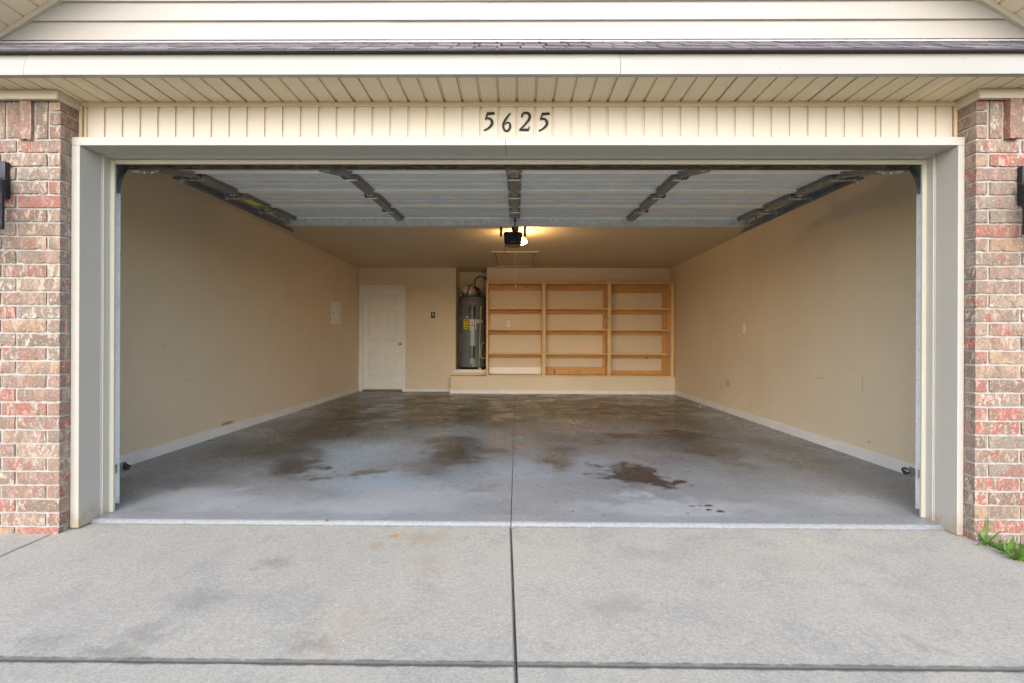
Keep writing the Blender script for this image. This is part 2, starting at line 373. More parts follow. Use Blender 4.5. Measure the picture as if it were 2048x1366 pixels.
def m_drive():
    t = NT('broomed_concrete')
    big = t.noise(.9, 5, .6); mid = t.noise(3.2, 6, .7)
    c = t.mix(t.rng(big, .35, .65), (.305, .289, .252), (.355, .332, .278))
    c = t.mix(t.rng(mid, .50, .72, 0, .6), c, (.215, .21, .20))
    wv = t.noise(120, 4, .75, t.mapped((.85, 1.1, 1), rot=(0, 0, -.1)))
    w3 = t.noise(55, 5, .8, t.mapped((.8, 1.0, 1), rot=(0, 0, -.1)))
    c = t.mix(t.rng(w3, .50, .72, 0, .30), c, (.17, .165, .16)); c = t.mix(t.rng(w3, .50, .3, 0, .35), c, (.47, .46, .43))
    c = t.mix(t.rng(wv, .50, .70, 0, .42), c, (.13, .128, .12)); c = t.mix(t.rng(wv, .48, .30, 0, .45), c, (.52, .51, .48))
    w1 = t.n("ShaderNodeVectorMath", {0: t.noise(9.0, 5, .7, col=True), 1: (.5, .5, .5)}, operation='SUBTRACT').outputs[0]
    w1 = t.n("ShaderNodeVectorMath", {0: w1, 'Scale': .30}, operation='SCALE').outputs[0]
    p = t.n("ShaderNodeVectorMath", {0: t.obj(), 1: w1}, operation='ADD').outputs[0]
    p = t.n("ShaderNodeVectorMath", {0: p, 1: (1, 1, 0)}, operation='MULTIPLY').outputs[0]
    L = []
    RU, GY = (.30, .21, .11), (.15, .145, .13)
    for px, py, w, h, s_, col in [(785, 1074, 34, 14, .7, (.36, .18, .05)), (750, 1094, 50, 18, .5, (.34, .24, .08)), (850, 1080, 160, 40, .4, (.28, .22, .13)),
            (926, 1079, 30, 12, .4, RU), (965, 1072, 24, 8, .35, RU), (860, 1130, 160, 60, .15, RU), (540, 1130, 110, 34, .35, GY), (300, 1265, 150, 60, .35, GY),
            (230, 1300, 160, 36, .45, GY), (620, 1285, 130, 40, .3, GY), (410, 1195, 200, 60, .25, GY), (80, 1285, 130, 40, .3, GY),
            (640, 1300, 80, 30, .3, RU), (1230, 1210, 200, 60, .2, GY), (1860, 1290, 80, 40, .3, GY), (1560, 1130, 260, 50, .18, (.30, .25, .21)),
            (700, 1240, 240, 120, .15, RU), (1300, 1110, 200, 40, .2, GY), (1100, 1300, 90, 30, .2, GY)]:
        a = atz(px, py, -.04); b = atz(px + w / 2, py, -.04); u = atz(px, py - h / 2, -.04)
        L.append(((a.x, a.y), b.x - a.x, max(.02, u.y - a.y), 0, min(.9, s_ * 1.25), col, .9))
    c = stains_and_sheen(t, c, L, p)
    y = t.n("ShaderNodeSeparateXYZ", {0: t.obj()}).outputs[1]
    # grime that has collected along the crosswise joint
    yj = t.math('ABSOLUTE', t.math('ADD', y, 1.117))
    yj = t.math('ADD', yj, t.math('MULTIPLY', t.math('SUBTRACT', t.noise(9, 5, .7), .5), .035))
    c = t.mix(t.rng(yj, .022, .008, 0, .8, True), c, (.05, .05, .05))
    v = t.n("ShaderNodeTexVoronoi", {'Vector': t.obj(), 'Scale': 13.0, 'Randomness': 1.0})
    sel = t.n("ShaderNodeSeparateColor", {0: v.outputs['Color']})
    c = t.mix(t.math('MULTIPLY', t.rng(v.outputs['Distance'], .025, .055, 1, 0), t.rng(sel.outputs[0], .6, .65)), c, (.07, .065, .06))
    c = t.mix(t.math('MULTIPLY', t.rng(v.outputs['Distance'], .02, .04, 1, 0), t.rng(sel.outputs[1], .84, .86)), c, (.85, .83, .8))
    t.set(Base_Color=c, Roughness=.85); t.b.inputs['Specular IOR Level'].default_value = .25
    b = t.bump(wv, .35, .002); t.bump(t.noise(35, 4, .6), .15, .003, b); return t.m
M['drive'] = m_drive()

def m_wood(name, a, b):
    t = NT(name)
    geo = t.n("ShaderNodeNewGeometry"); rnd = geo.outputs['Random Per Island']
    info = t.n("ShaderNodeObjectInfo").outputs['Random']
    off = t.n("ShaderNodeVectorMath", {0: t.obj(), 1: t.n("ShaderNodeCombineXYZ", {0: t.math('MULTIPLY', info, 17.0), 1: t.math('MULTIPLY', rnd, 7.0)}).outputs[0]}, operation='ADD').outputs[0]
    long = t.n("ShaderNodeMapping", {'Vector': off, 'Scale': (.5, 6, 6) if 'board' in name else (6, 6, .5)}).outputs[0]
    g = t.noise(5, 6, .65, long, 1.2)
    c = t.mix(t.rng(g, .35, .68), a, b)
    v = t.n("ShaderNodeTexVoronoi", {'Vector': off, 'Scale': 3.2})
    c = t.mix(t.rng(v.outputs['Distance'], .05, .11, .75, 0), c, (.14, .045, .015))
    c = t.mix(t.rng(t.noise(2.0, 4, .6, off), .55, .75, 0, .4), c, tuple(x * .55 for x in a))
    t.set(Base_Color=c, Roughness=.55); t.bump(g, .2, .001); return t.m
M['pine'] = m_wood('pine_upright', (.72, .46, .20), (.84, .62, .34))
M['pine_board'] = m_wood('pine_board', (.72, .46, .20), (.85, .64, .36))
M['pine_dark'] = m_wood('pine_board_dark', (.52, .24, .055), (.70, .42, .14))

def m_shingle():
    t = NT('asphalt_shingle')
    rnd = t.n("ShaderNodeNewGeometry").outputs['Random Per Island']
    c = t.ramp(rnd, [(0, (.125, .112, .12)), (.3, (.15, .132, .142)), (.6, (.175, .16, .168)), (.85, (.10, .09, .10))], 'CONSTANT')
    c = t.mix(t.rng(t.noise(240, 3, .7), .5, .7, 0, .6), c, (.24, .22, .23)); c = t.mix(t.rng(t.noise(200, 2), .45, .3, 0, .6), c, (.05, .045, .06))
    t.set(Base_Color=c, Roughness=.95); t.bump(t.noise(260, 3), .5, .002); return t.m
M['shingle'] = m_shingle()

def m_soffit():
    t = NT('vented_soffit_vinyl')
    o = t.n("ShaderNodeSeparateXYZ", {0: t.obj()})
    fx = t.math('SUBTRACT', t.math('FRACT', t.math('MULTIPLY', o.outputs[0], 1/.0095)), .5)
    fy = t.math('SUBTRACT', t.math('FRACT', t.math('MULTIPLY', o.outputs[1], 1/.0095)), .5)
    d = t.math('SQRT', t.math('ADD', t.math('MULTIPLY', fx, fx), t.math('MULTIPLY', fy, fy)))
    hole = t.rng(d, .20, .30, 1, 0)
    ax = t.rng(t.math('ABSOLUTE', t.math('ADD', o.outputs[0], .05)), 2.25, 2.27, 1, 0)
    c = t.mix(t.math('MULTIPLY', t.math('MULTIPLY', hole, ax), .75), (.76, .64, .45), (.10, .08, .05))
    t.set(Base_Color=c, Roughness=.5); return t.m
M['soffit'] = m_soffit()
M['tan_vinyl'] = simple('tan_vinyl', (.84, .70, .52), .5, var=.03)

def m_leaf(name, a, b):
    t = NT(name)
    c = t.mix(t.rng(t.noise(30, 3), .35, .65), a, b)
    t.set(Base_Color=c, Roughness=.5)
    tr = t.n("ShaderNodeBsdfTranslucent", {0: c}); mx = t.n("ShaderNodeMixShader", {0: .3, 1: t.b.outputs[0], 2: tr.outputs[0]})
    t.t.links.new(mx.outputs[0], t.t.nodes["Material Output"].inputs[0]); return t.m
M['leaf'] = m_leaf('fresh_green_leaf', (.06, .17, .015), (.15, .30, .035))
M['drygrass'] = m_leaf('dry_grass', (.30, .21, .10), (.45, .36, .18))

def m_ground():
    t = NT('lawn_ground')
    n = t.noise(1.3, 6, .7); f = t.noise(45, 4, .7)
    c = t.mix(t.rng(n, .35, .65), (.045, .085, .02), (.085, .12, .035)); c = t.mix(t.rng(f, .5, .7, 0, .7), c, (.15, .12, .06))
    t.set(Base_Color=c, Roughness=.95); t.bump(f, .8, .02); return t.m
M['ground'] = m_ground()
def m_soil():
    t = NT('soil_with_litter')
    f = t.noise(60, 5, .75)
    c = t.ramp(f, [(.3, (.05, .04, .025)), (.5, (.12, .10, .055)), (.65, (.22, .18, .10)), (.8, (.08, .14, .03))])
    t.set(Base_Color=c, Roughness=.95); t.bump(f, 1.0, .01); return t.m
M['soil'] = m_soil()

# ------------------------------------------------------------------ setting: ground, driveway, garage floor
def struct(name, mb, mat):
    o = mb.build(name, mat); o['kind'] = 'structure'; return o

g = MB(); g.quad((-200, -200, -.50), (200, -200, -.50), (200, 200, -.50), (-200, 200, -.50)); struct('ground', g, M['ground'])
YL = .028                                            # front of the garage slab
def dz(y): return -.026 + .02 * (y - YL)
# lawn either side follows the driveway's fall
g = MB()
for x0, x1 in ((2.515, 40), (-40, -3.72)):
    g.quad((x0, -22, dz(-22) - .03), (x1, -22, dz(-22) - .03), (x1, -.1, dz(-.1) - .03), (x0, -.1, dz(-.1) - .03))
lawn = struct('lawn', g, M['ground'])
g = MB(); N = 26
ys = [-.117 - i * (2.2 / N) for i in range(N + 1)]
gx = [2.516 + i * .022 for i in range(24)]
gv = [[g.bm.verts.new((x, y, dz(y) - .012 + .014 * mn.noise(Vector((x * 14, y * 14, 0))) - (.012 if i == 0 else 0))) for i, x in enumerate(gx)] for y in ys]
for a in range(N):
    for b in range(len(gx) - 1):
        g.bm.faces.new((gv[a][b], gv[a][b+1], gv[a+1][b+1], gv[a+1][b])).smooth = True
struct('soil', g, M['soil'])

def slab(g, x00, x01, x10, x11, y0, y1, ztop, th=.09, r=.006):
    """one concrete bay: near edge y0 (x00..x01), far edge y1 (x10..x11), with eased edges"""
    ring = []
    for ins, dzz in ((0, -th), (0, -r), (r * .35, -r * .35), (r, 0)):
        ring.append([g.bm.verts.new(p) for p in ((x00 + ins, y0 + ins, ztop(y0) + dzz), (x01 - ins, y0 + ins, ztop(y0) + dzz),
                                                  (x11 - ins, y1 - ins, ztop(y1) + dzz), (x10 + ins, y1 - ins, ztop(y1) + dzz))])
    for A, B in zip(ring, ring[1:]):
        for k in range(4): g.bm.faces.new((A[k], A[(k+1) % 4], B[(k+1) % 4], B[k])).smooth = True
    g.bm.faces.new(ring[-1]); g.bm.faces.new(ring[0][::-1])
g = MB()
J1 = -1.117
cx = lambda y: -.029 + .031 * (YL - y) / (YL - J1)   # centre joint wanders a little towards the street
gap = .0048
rows = [(J1 + .0045, YL - .004), (-4.6, J1 - .0045), (-8.1, -4.612), (-11.6, -8.112), (-15.1, -11.612)]
for a, b in rows:
    slab(g, -2.55, cx(a) - gap, -2.55, cx(b) - gap, a, b, dz)
    slab(g, cx(a) + gap, 2.51, cx(b) + gap, 2.51, a, b, dz)
g.mi = 1                                             # sand in the joints and the bed below
g.box(-2.56, 2.515, -15.1, YL, -.60, dz(-15.1) - .1)
g.quad((-2.56, -15, dz(-15) - .013), (2.512, -15, dz(-15) - .013), (2.512, YL + .01, dz(YL) - .011), (-2.56, YL + .01, dz(YL) - .011))
g.mi = 2; pts = []                                   # hairline crack that wanders inside the centre joint
for i in range(60):
    y = YL - .004 - i * (1.3 / 59)
    pts.append((cx(y) + .006 * mn.noise(Vector((i * .35, 3, 0))) + .002, y, dz(y) - .0098))
for a, b in zip(pts, pts[1:]):
    w = .0013 + .001 * random.random()
    g.quad((a[0]-w, a[1], a[2]), (b[0]-w, b[1], b[2]), (b[0]+w, b[1], b[2]), (a[0]+w, a[1], a[2]))
drive = struct('driveway', g, [M['drive'], M['joint'], M['black']])
g = MB()
for a, b in ((-1.6, -.10), (-3.1, -1.61), (-15, -3.11)): slab(g, -3.71, -2.562, -3.71, -2.562, a, b, dz)
struct('sidewalk', g, M['drive'])
fz = lambda y: .003 * max(0, y)
g = MB()
JX = -.028
for x0, x1 in ((XL - .3, JX - .0025), (JX + .0025, XR + .3)):
    for y0, y1 in ((.152, 3.2), (3.2, 7.7)):
        g.hexa([(x0, y0, -.12), (x1, y0, -.12), (x1, y1, -.12), (x0, y1, -.12), (x0, y0, fz(y0)), (x1, y0, fz(y0)), (x1, y1, fz(y1)), (x0, y1, fz(y1))])
    # front strip with a rounded nose
    a, b = max(x0, -2.47), min(x1, 2.455)
    prof = [(.1485, -.12), (.1485, .0012)] + [(YL + .022 - .022 * math.sin(t), -.0235 + .022 * math.cos(t)) for t in [0, .3, .6, .9, 1.2, 1.5]] + [(YL, -.12)]
    g.extr(prof, a, b)
g.mi = 1; g.quad((XL, .03, -.013), (XR, .03, -.013), (XR, 7.6, -.012), (XL, 7.6, -.012))
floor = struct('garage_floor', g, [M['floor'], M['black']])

# ------------------------------------------------------------------ the house
house = thing('house', (0, 0, 0), 'brick and cream vinyl house front with wide open garage bay', 'house')
XA, XB = -2.514, 2.480                               # brick return planes
BF = -.119                                           # brick face
OUT = 3.62
def brick_pier(side):
    g = MB(); s = -1 if side == 'L' else 1
    xr = XA if side == 'L' else XB
    def bx(a, b, y0, y1, z0, z1, proud=0.0, end=False):
        """one brick, a..b measured outwards from the return plane"""
        x0, x1 = sorted((xr + s * a, xr + s * b))
        nx = max(1, int((x1 - x0) / .016)); nz = max(1, int((z1 - z0) / .022)); ny = max(1, int((y1 - y0) / .05))
        bm = g.bm; seed = random.random() * 99
        def P(i, j, k):
            x = x0 + (x1 - x0) * i / nx; y = y0 + (y1 - y0) * j / ny; z = z0 + (z1 - z0) * k / nz
            n = Vector((mn.noise(Vector((x*45, z*45, seed))), mn.noise(Vector((x*45, z*45, seed+5))), mn.noise(Vector((x*60, y*50, z*40+seed)))))
            ox = .002 * n.x if (0 < i < nx) else (.001 + .004 * n.x) * (1 if i == 0 else -1)
            oz = .0012 * n.z if (0 < k < nz) else ((.010 if k == 0 else .005) * max(n.z, -.2)) * (1 if k == 0 else -1)
            oy = .0022 * n.y - proud
            if j == 0 and (i in (0, nx) or k in (0, nz)): oy += .0022
            return bm.verts.new((x + ox, y + oy, z + oz))
        V = {}
        def gv(i, j, k):
            if (i, j, k) not in V: V[(i, j, k)] = P(i, j, k)
            return V[(i, j, k)]
        fs = []
        for i in range(nx):
            for k in range(nz):
                fs.append(bm.faces.new((gv(i,0,k), gv(i+1,0,k), gv(i+1,0,k+1), gv(i,0,k+1))))
        for j in range(ny):
            for k in range(nz):
                fs.append(bm.faces.new((gv(0,j,k), gv(0,j,k+1), gv(0,j+1,k+1), gv(0,j+1,k))))
                fs.append(bm.faces.new((gv(nx,j,k), gv(nx,j+1,k), gv(nx,j+1,k+1), gv(nx,j,k+1))))
            for i in range(nx):
                fs.append(bm.faces.new((gv(i,j,0), gv(i,j+1,0), gv(i+1,j+1,0), gv(i+1,j,0))))
                fs.append(bm.faces.new((gv(i,j,nz), gv(i+1,j,nz), gv(i+1,j+1,nz), gv(i,j+1,nz))))
        for f in fs: f.smooth = True
    C, Jn, T = .0762, .0125, .068
    ztop = 2.150; width = OUT - abs(xr)
    row = 0; z = ztop - C
    while z > -.16:
        z1 = z + C - Jn
        if row % 2 == 0:
            a = 0.0; bx(0, .236, BF, BF + T, z, z1); a = .236 + Jn
            bx(-.0, .066, BF + T + Jn, .0, z, z1) if False else None
            bx(0, .068, BF + T + Jn, BF + .119, z, z1)
        else:
            bx(0, .064, BF, BF + .116, z, z1); a = .064 + Jn
        while a < width:
            L = .244 + random.uniform(-.004, .004); bx(a, min(a + L, width), BF, BF + T, z, z1, random.choice((0, 0, 0, .002))); a += L + Jn
        z -= C; row += 1
    # soldier course with three stacked corner bricks
    for k in range(4):
        z0 = ztop + k * C
        if z0 + C < 2.39 + .06:
            bx(0, .060, BF, BF + .116, z0, min(z0 + C - Jn, 2.41))
    a = .060 + Jn; k = 0
    while a < width:
        pr = .030 if (side == 'R' and k == 1) else (.012 if (side == 'L' and k == 1) else 0)
        zt = 2.150 - (.012 if pr else 0)
        bx(a, min(a + .0665, width), BF, BF + T, zt, 2.41, pr); a += .0665 + Jn; k += 1
    o = g.build('brick_wall', M['brick'], house, 60)
    g = MB(); x0, x1 = sorted((xr + s * .006, xr + s * width))
    g.box(x0, x1, BF + .009, .0, -.2, 2.41, .004)
    g.build('mortar', M['mortar'], o)
brick_pier('L'); brick_pier('R')

# frieze boards that cap the brick and turn in to the siding
for s, xr in ((-1, XA), (1, XB)):
    g = MB(); a, b = sorted((xr - s * .012, s * (OUT + .03)))
    g.box(a, b, -.150, -.128, 2.350, 2.402, .002)
    a, b = sorted((xr - s * .012, xr + s * .004)); g.box(a, b, -.127, -.001, 2.350, 2.402, .0015)
    g.build('frieze_board', M['trim'], house)

# vertical vinyl panels over the door
PX, PITCH, GR = -.003, .1028, .0145
def panels(x0, x1, make):
    k = math.floor((x0 - PX) / PITCH) - 1
    while True:
        a = PX + k * PITCH + GR / 2; b = PX + (k + 1) * PITCH - GR / 2; k += 1
        a2, b2 = max(a, x0), min(b, x1)
        if a2 > x1: break
        if b2 - a2 > .004: make(a2, b2)
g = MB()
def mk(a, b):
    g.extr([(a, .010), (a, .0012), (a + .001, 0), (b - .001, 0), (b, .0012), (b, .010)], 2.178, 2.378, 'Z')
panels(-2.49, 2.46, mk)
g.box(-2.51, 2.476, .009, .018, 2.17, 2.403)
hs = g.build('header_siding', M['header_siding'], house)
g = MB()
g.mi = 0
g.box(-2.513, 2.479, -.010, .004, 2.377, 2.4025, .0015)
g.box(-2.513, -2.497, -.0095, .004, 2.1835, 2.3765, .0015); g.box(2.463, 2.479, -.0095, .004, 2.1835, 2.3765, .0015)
g.build('channel_trim', simple('warm_shade_channel', (.66, .51, .33), .5, var=.03), house)  # warm bounce and shade below the soffit are put into this tan

# casing round the door opening
g = MB(); XI, XJ = -2.466, 2.444
ZH = 2.137
for s, xi, xo in ((-1, XI, XA + .001), (1, XJ, XB - .001)):
    g = MB()
    a, b = sorted((xi, xo)); g.box(a, b, -.053, .088, -.020 if s < 0 else -.024, ZH - .0006, .0015)
    a, b = sorted((xi - s * .003, xo)); g.box(a, b, .0885, .094, -.014, ZH, .001)
    a, b = sorted((xi - s * .010, xo)); g.box(a, b, .0945, .139, -.006, ZH, .0015)
    g.build('side_jamb', M['casing'], house)
g = MB(); sx = at(1011, 285, -.053).x
g.box(XA + .001, sx - .0007, -.053, .088, ZH, 2.183, .0015); g.box(sx + .0007, XB - .001, -.0535, .088, ZH, 2.183, .0015)
g.box(XA + .001, XB - .001, .0885, .094, ZH - .004, 2.183, .001)
g.box(XI + .010, XJ - .010, .0945, .139, ZH - .006, 2.183, .0015)
g.box(XA - .1, XB + .1, .0895, .139, 2.1835, 2.30)
cas = g.build('head_jamb', M['casing'], house)
for b_ in ((-2.50, -2.432, .1395, .156, .002, 2.130), (2.410, 2.48, .1395, .156, .002, 2.130), (-2.4315, 2.4095, .1395, .156, 2.104, 2.130)):
    g = MB(); g.box(*b_, .002); g.build('door_stop', M['vinyl_stop'], house)

# soffit, fascia, pent roof
g = MB()
def mk(a, b): g.extr([(a, 2.417), (a, 2.4042), (a + .001, 2.403), (b - .001, 2.403), (b, 2.4042), (b, 2.417)], -.2695, -.001, 'Y')
panels(-OUT - .02, OUT - .02, mk)
g.box(-OUT - .02, OUT - .02, -.2695, -.0, 2.416, 2.422)
g.build('soffit', M['soffit'], house)
g = MB()
sA, sB = at(48, 120, -.298).x, at(1241, 120, -.298).x
for i, (a, b) in enumerate(((-OUT - .02, sA), (sA, sB), (sB, OUT - .02))):
    o = .0012 * (i % 2)
    P = [(-.270, 2.3960), (-.300 - o, 2.3960), (-.300 - o, 2.4425), (-.294 - o, 2.4430), (-.295 - o, 2.4725), (-.2885 - o, 2.4730), (-.277 - o, 2.511), (-.270, 2.511)]
    g.extr(P, a + .0013, b - .0013)
for px, py in ((27, 103), (1236, 115), (1024, 138), (1038, 137), (1233, 138), (345, 136), (1560, 137), (1932, 138), (1930, 116)):
    p = at(px, py, -.30); g.cyl((p.x, -.302, p.z), (p.x, -.297, p.z), .0022, n=8)
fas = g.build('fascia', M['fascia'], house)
g = MB()
for px in (1004, 1128, 1500):
    p = at(px, 96, -.31); g.cyl((p.x, -.3185, 2.5130), (p.x, -.30, 2.5130), .003, n=8)
g.extr([(-.3055, 2.5115), (-.276, 2.5115), (-.276, 2.5135), (-.3055, 2.5135)], -3.36, 3.31)
g.build('drip_edge', M['black'], fas)
RT = Vector((0, .306, .2145)).normalized(); RN = Vector((0, -RT.z, RT.y))
def rp(x, u, h): return Vector((x, -.306, 2.510)) + RT * u + RN * h
g = MB()
def rbox(x0, x1, u0, u1, h0, h1, tw=0.0):
    g.hexa([rp(x0, u0, h0), rp(x1, u0, h0), rp(x1, u1, h0), rp(x0, u1, h0),
            rp(x0, u0, h1 + tw), rp(x1, u0, h1), rp(x1, u1, h1), rp(x0, u1, h1 + tw)])
x = -3.35
while x < 3.30:                                  # starter strip
    w = .9; rbox(x, min(x + w - .002, 3.30), 0, .39, .003, .006); x += w
for c, (u0, u1, hh) in enumerate(((.004, .16, .0), (.14, .29, .004), (.275, .395, .008))):
    x = -3.35 + .05 * c
    while x < 3.22:
        w = .120 + random.uniform(-.006, .006); lift = random.choice((0, .001, .002, .004))
        rbox(x + .005, x + w - .005, u0 + random.uniform(0, .002), u1, .0065 + hh, .0105 + hh + lift * .5, random.choice((0, .0015, .003)))
        x += w
g.build('pent_roof', M['shingle'], house)

# gable
RK, RX0, RZ0 = .635, -2.945, 2.790                   # rake line on the wall plane: z = RZ0 + RK * (x - RX0)
APX = -.02
def rake_z(x): return RZ0 + RK * ((x if x < APX else 2 * APX - x) - RX0)
def rake_x(z): return RX0 + (z - RZ0) / RK
g = MB(); EX = .1105; z = 2.7497; i = 0
apz = rake_z(APX)
while z < apz - .02:
    z1 = min(z + EX, apz); xa, xb = rake_x(z), rake_x(z1); xra, xrb = 2 * APX - xa, 2 * APX - xb
    seam = at(776, 40, 0).x if i % 2 == 0 else at(957, 40, 0).x
    def yb(t): return -.020 + .016 * t
    for (a0, a1, b0, b1, o) in ((xa - .03, seam + .01, xb - .03, seam + .01, 0.0015), (seam, xra + .03, seam, xrb + .03, 0)):
        # clapboard: return under the butt, face leaning back
        v = [(a0, -.004 - o, z), (a1, -.004 - o, z), (a1, -.020 - o, z + .001), (a0, -.020 - o, z + .001),
             (b0, -.0065 - o, z1 + .004), (b1, -.0065 - o, z1 + .004)]
        vv = [g.bm.verts.new(q) for q in v]
        g.bm.faces.new((vv[0], vv[1], vv[2], vv[3])); g.bm.faces.new((vv[3], vv[2], vv[5], vv[4]))
    z = z1; i += 1
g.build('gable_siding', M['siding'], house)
g = MB()
g.extr([(-3.75, 2.41), (3.71, 2.41), (APX, apz + .02)], .0, .02, 'Y')
g.build('gable_wall', M['mortar'], house)
g = MB(); g.box(-3.1, 3.06, -.019, -.002, 2.738, 2.7440, .001); g.build('flashing', M['flash'], house)
for s in (-1, 1):
    mir = lambda x: x if s < 0 else 2 * APX - x
    # rake soffit: panels whose grooves run front to back
    g = MB(); L = math.hypot(1, RK); t = -1.0; x = -3.85
    ca = 1 / L; step = PITCH * ca
    while x < APX - .01:
        xa, xb = x + .006, min(x + step - .006, APX)
        for (p, q, h) in ((xa, xb, 0.0), (x, min(x + step, APX), .007)):
            za, zb = rake_z(p) + h, rake_z(q) + h
            g.hexa([(mir(p), -.30, za), (mir(q), -.30, zb), (mir(q), -.001, zb), (mir(p), -.001, za),
                    (mir(p), -.30, za + .003), (mir(q), -.30, zb + .003), (mir(q), -.001, zb + .003), (mir(p), -.001, za + .003)])
        x += step
    g.build('rake_soffit', M['tan_vinyl'], house)
    g = MB(); a, b = -3.7, APX
    dzt = .036
    g.hexa([(mir(a), -.034, rake_z(a) - dzt), (mir(b), -.034, rake_z(b) - dzt), (mir(b), -.004, rake_z(b) - dzt), (mir(a), -.004, rake_z(a) - dzt),
            (mir(a), -.034, rake_z(a) - .001), (mir(b), -.034, rake_z(b) - .001), (mir(b), -.004, rake_z(b) - .001), (mir(a), -.004, rake_z(a) - .001)])
    g.build('rake_trim', M['trim'], house)
    g = MB(); a, b = -4.0, APX
    g.hexa([(mir(a), -.322, rake_z(a) - .03), (mir(b), -.322, rake_z(b) - .03), (mir(b), -.301, rake_z(b) - .03), (mir(a), -.301, rake_z(a) - .03),
            (mir(a), -.322, rake_z(a) + .16), (mir(b), -.322, rake_z(b) + .16), (mir(b), -.301, rake_z(b) + .16), (mir(a), -.301, rake_z(a) + .16)])
    g.build('bargeboard', M['trim'], house)
    g = MB(); a, b = -4.1, APX
    g.hexa([(mir(a), -.35, rake_z(a) + .161), (mir(b), -.35, rake_z(b) + .161), (mir(b), 9, rake_z(b) + .161), (mir(a), 9, rake_z(a) + .161),
            (mir(a), -.35, rake_z(a) + .19), (mir(b), -.35, rake_z(b) + .19), (mir(b), 9, rake_z(b) + .19), (mir(a), 9, rake_z(a) + .19)])
    g.build('roof', M['shingle'], house)

# shell: side walls, front wall round the opening, back wall, ceiling
CZ, YB, YN = 2.528, 6.96, 7.58
g = MB(); g.box(-OUT, XL, .2, 8.6, -.2, 2.7); g.build('left_wall', M['wall_left'], house)
g = MB(); g.box(XR, OUT, .2, 8.6, -.2, 2.7); g.build('right_wall', M['wall_right'], house)
g = MB(); g.box(-OUT, -2.513, .0005, .2, -.2, 2.7); g.box(2.479, OUT, .0005, .2, -.2, 2.7); g.box(-2.513, 2.479, .16, .2, 2.16, 2.7)
g.build('front_wall', M['wall'], house)
g = MB(); g.box(XL - .01, XR + .01, .2, 8.6, CZ, CZ + .08)
g.build('ceiling', M['ceil'], house)
NX0, NX1, NZ = -1.232, -.606, .470
DX0, DX1, DZ1 = -3.115, -2.312, 2.104
g = MB()
g.box(XL - .01, DX0 - .01, YB, YB + .12, -.1, CZ + .01); g.box(DX1 + .01, NX0, YB, YN + .1, -.1, CZ + .01)
g.box(DX0 - .01, DX1 + .01, YB, YB + .12, DZ1 + .008, CZ + .01)
g.box(NX0, NX1, YB + .0, YN + .1, -.1, NZ - .03); g.box(NX0, NX1, YN, YN + .1, NZ - .03, CZ + .01)
g.box(NX1, XR + .01, YB, YN + .1, -.1, CZ + .01)
g.box(XL - .01, DX1 + .01, YB + .3, YB + .4, -.1, CZ)
g.build('back_wall', M['wall'], house)
PLX = at(901, 770, 6.65).x
g = MB(); g.box(PLX, XR - .001, 6.65, YB, -.1, .362, .006); g.build('wall_ledge', M['wall'], house)
g = MB()
g.box(XL + .0005, XL + .012, .2, YB, fz(0), .098, .002); g.box(XR - .012, XR - .0005, .2, 6.64, fz(0), .098, .002)
g.box(DX1 + .06, PLX - .002, YB - .012, YB - .0005, .0, .078, .002)
g.box(PLX - .012, XR - .013, 6.638, 6.6495, .0, .088, .002); g.box(PLX - .012, PLX - .0005, 6.650, YB - .013, .0, .088, .002)
g.build('baseboard', M['base'], house)
g = MB(); g.box(NX0 - .02, NX1 - .01, YB - .012, YN, NZ - .03, NZ, .003); g.box(NX0 - .02, NX1 - .01, YB - .01, YB - .0005, NZ - .055, NZ - .031, .002); g.build('niche_sill', M['white'], house)

# entry door in the back wall
ed = MB()
ed.box(DX0, DX1, YB + .022, YB + .058, .058, DZ1, .002)
entry = ed.build('entry_door', M['white'], house)
g = MB()
for (xa, xb) in ((736, 758), (772, 794.6)):
    for (ya, yb) in ((589, 606.5), (620.6, 681.5), (699, 753)):
        a = at(xa, ya, YB); b = at(xb, yb, YB); y = YB + .022
        x0, x1, z0, z1 = a.x, b.x, b.z, a.z
        # moulded ring and raised field
        for (i0, i1, d0, d1) in ((0, .012, -.0005, -.012), (.012, .028, -.012, .0005), (.028, .046, .0005, -.010)):
            r0 = [(x0+i0, y+d0, z0+i0), (x1-i0, y+d0, z0+i0), (x1-i0, y+d0, z1-i0), (x0+i0, y+d0, z1-i0)]
            r1 = [(x0+i1, y+d1, z0+i1), (x1-i1, y+d1, z0+i1), (x1-i1, y+d1, z1-i1), (x0+i1, y+d1, z1-i1)]
            for k in range(4): g.quad(r0[k], r0[(k+1) % 4], r1[(k+1) % 4], r1[k])
        g.quad(*r1)
g.build('moulded_panels', M['white'], entry)
g = MB(); kz = at(800, 688, YB).z; kx = at(800, 688, YB).x
g.cyl((kx, YB + .022, kz), (kx, YB + .010, kz), .031, .029, 24); g.cyl((kx, YB + .01, kz), (kx, YB - .02, kz), .012, n=16)
g.ball((kx, YB - .035, kz), .028, .022, .028); g.build('door_knob', M['nickel'], entry)
g = MB()
g.box(DX0 - .066, DX0 - .008, YB - .016, YB - .0005, 0, DZ1 + .066, .003); g.box(DX1 + .008, DX1 + .062, YB - .016, YB - .0005, 0, DZ1 + .066, .003)
g.box(DX0 - .0075, DX1 + .0075, YB - .0155, YB - .0005, DZ1 + .008, DZ1 + .0655, .003)
g.box(DX0 - .0095, DX0 - .003, YB + .0, YB + .11, 0, DZ1 + .0075); g.box(DX1 + .003, DX1 + .0095, YB, YB + .11, 0, DZ1 + .0075); g.box(DX0 - .003, DX1 + .003, YB, YB + .11, DZ1 + .002, DZ1 + .0075)
g.build('door_frame', M['white'], entry)
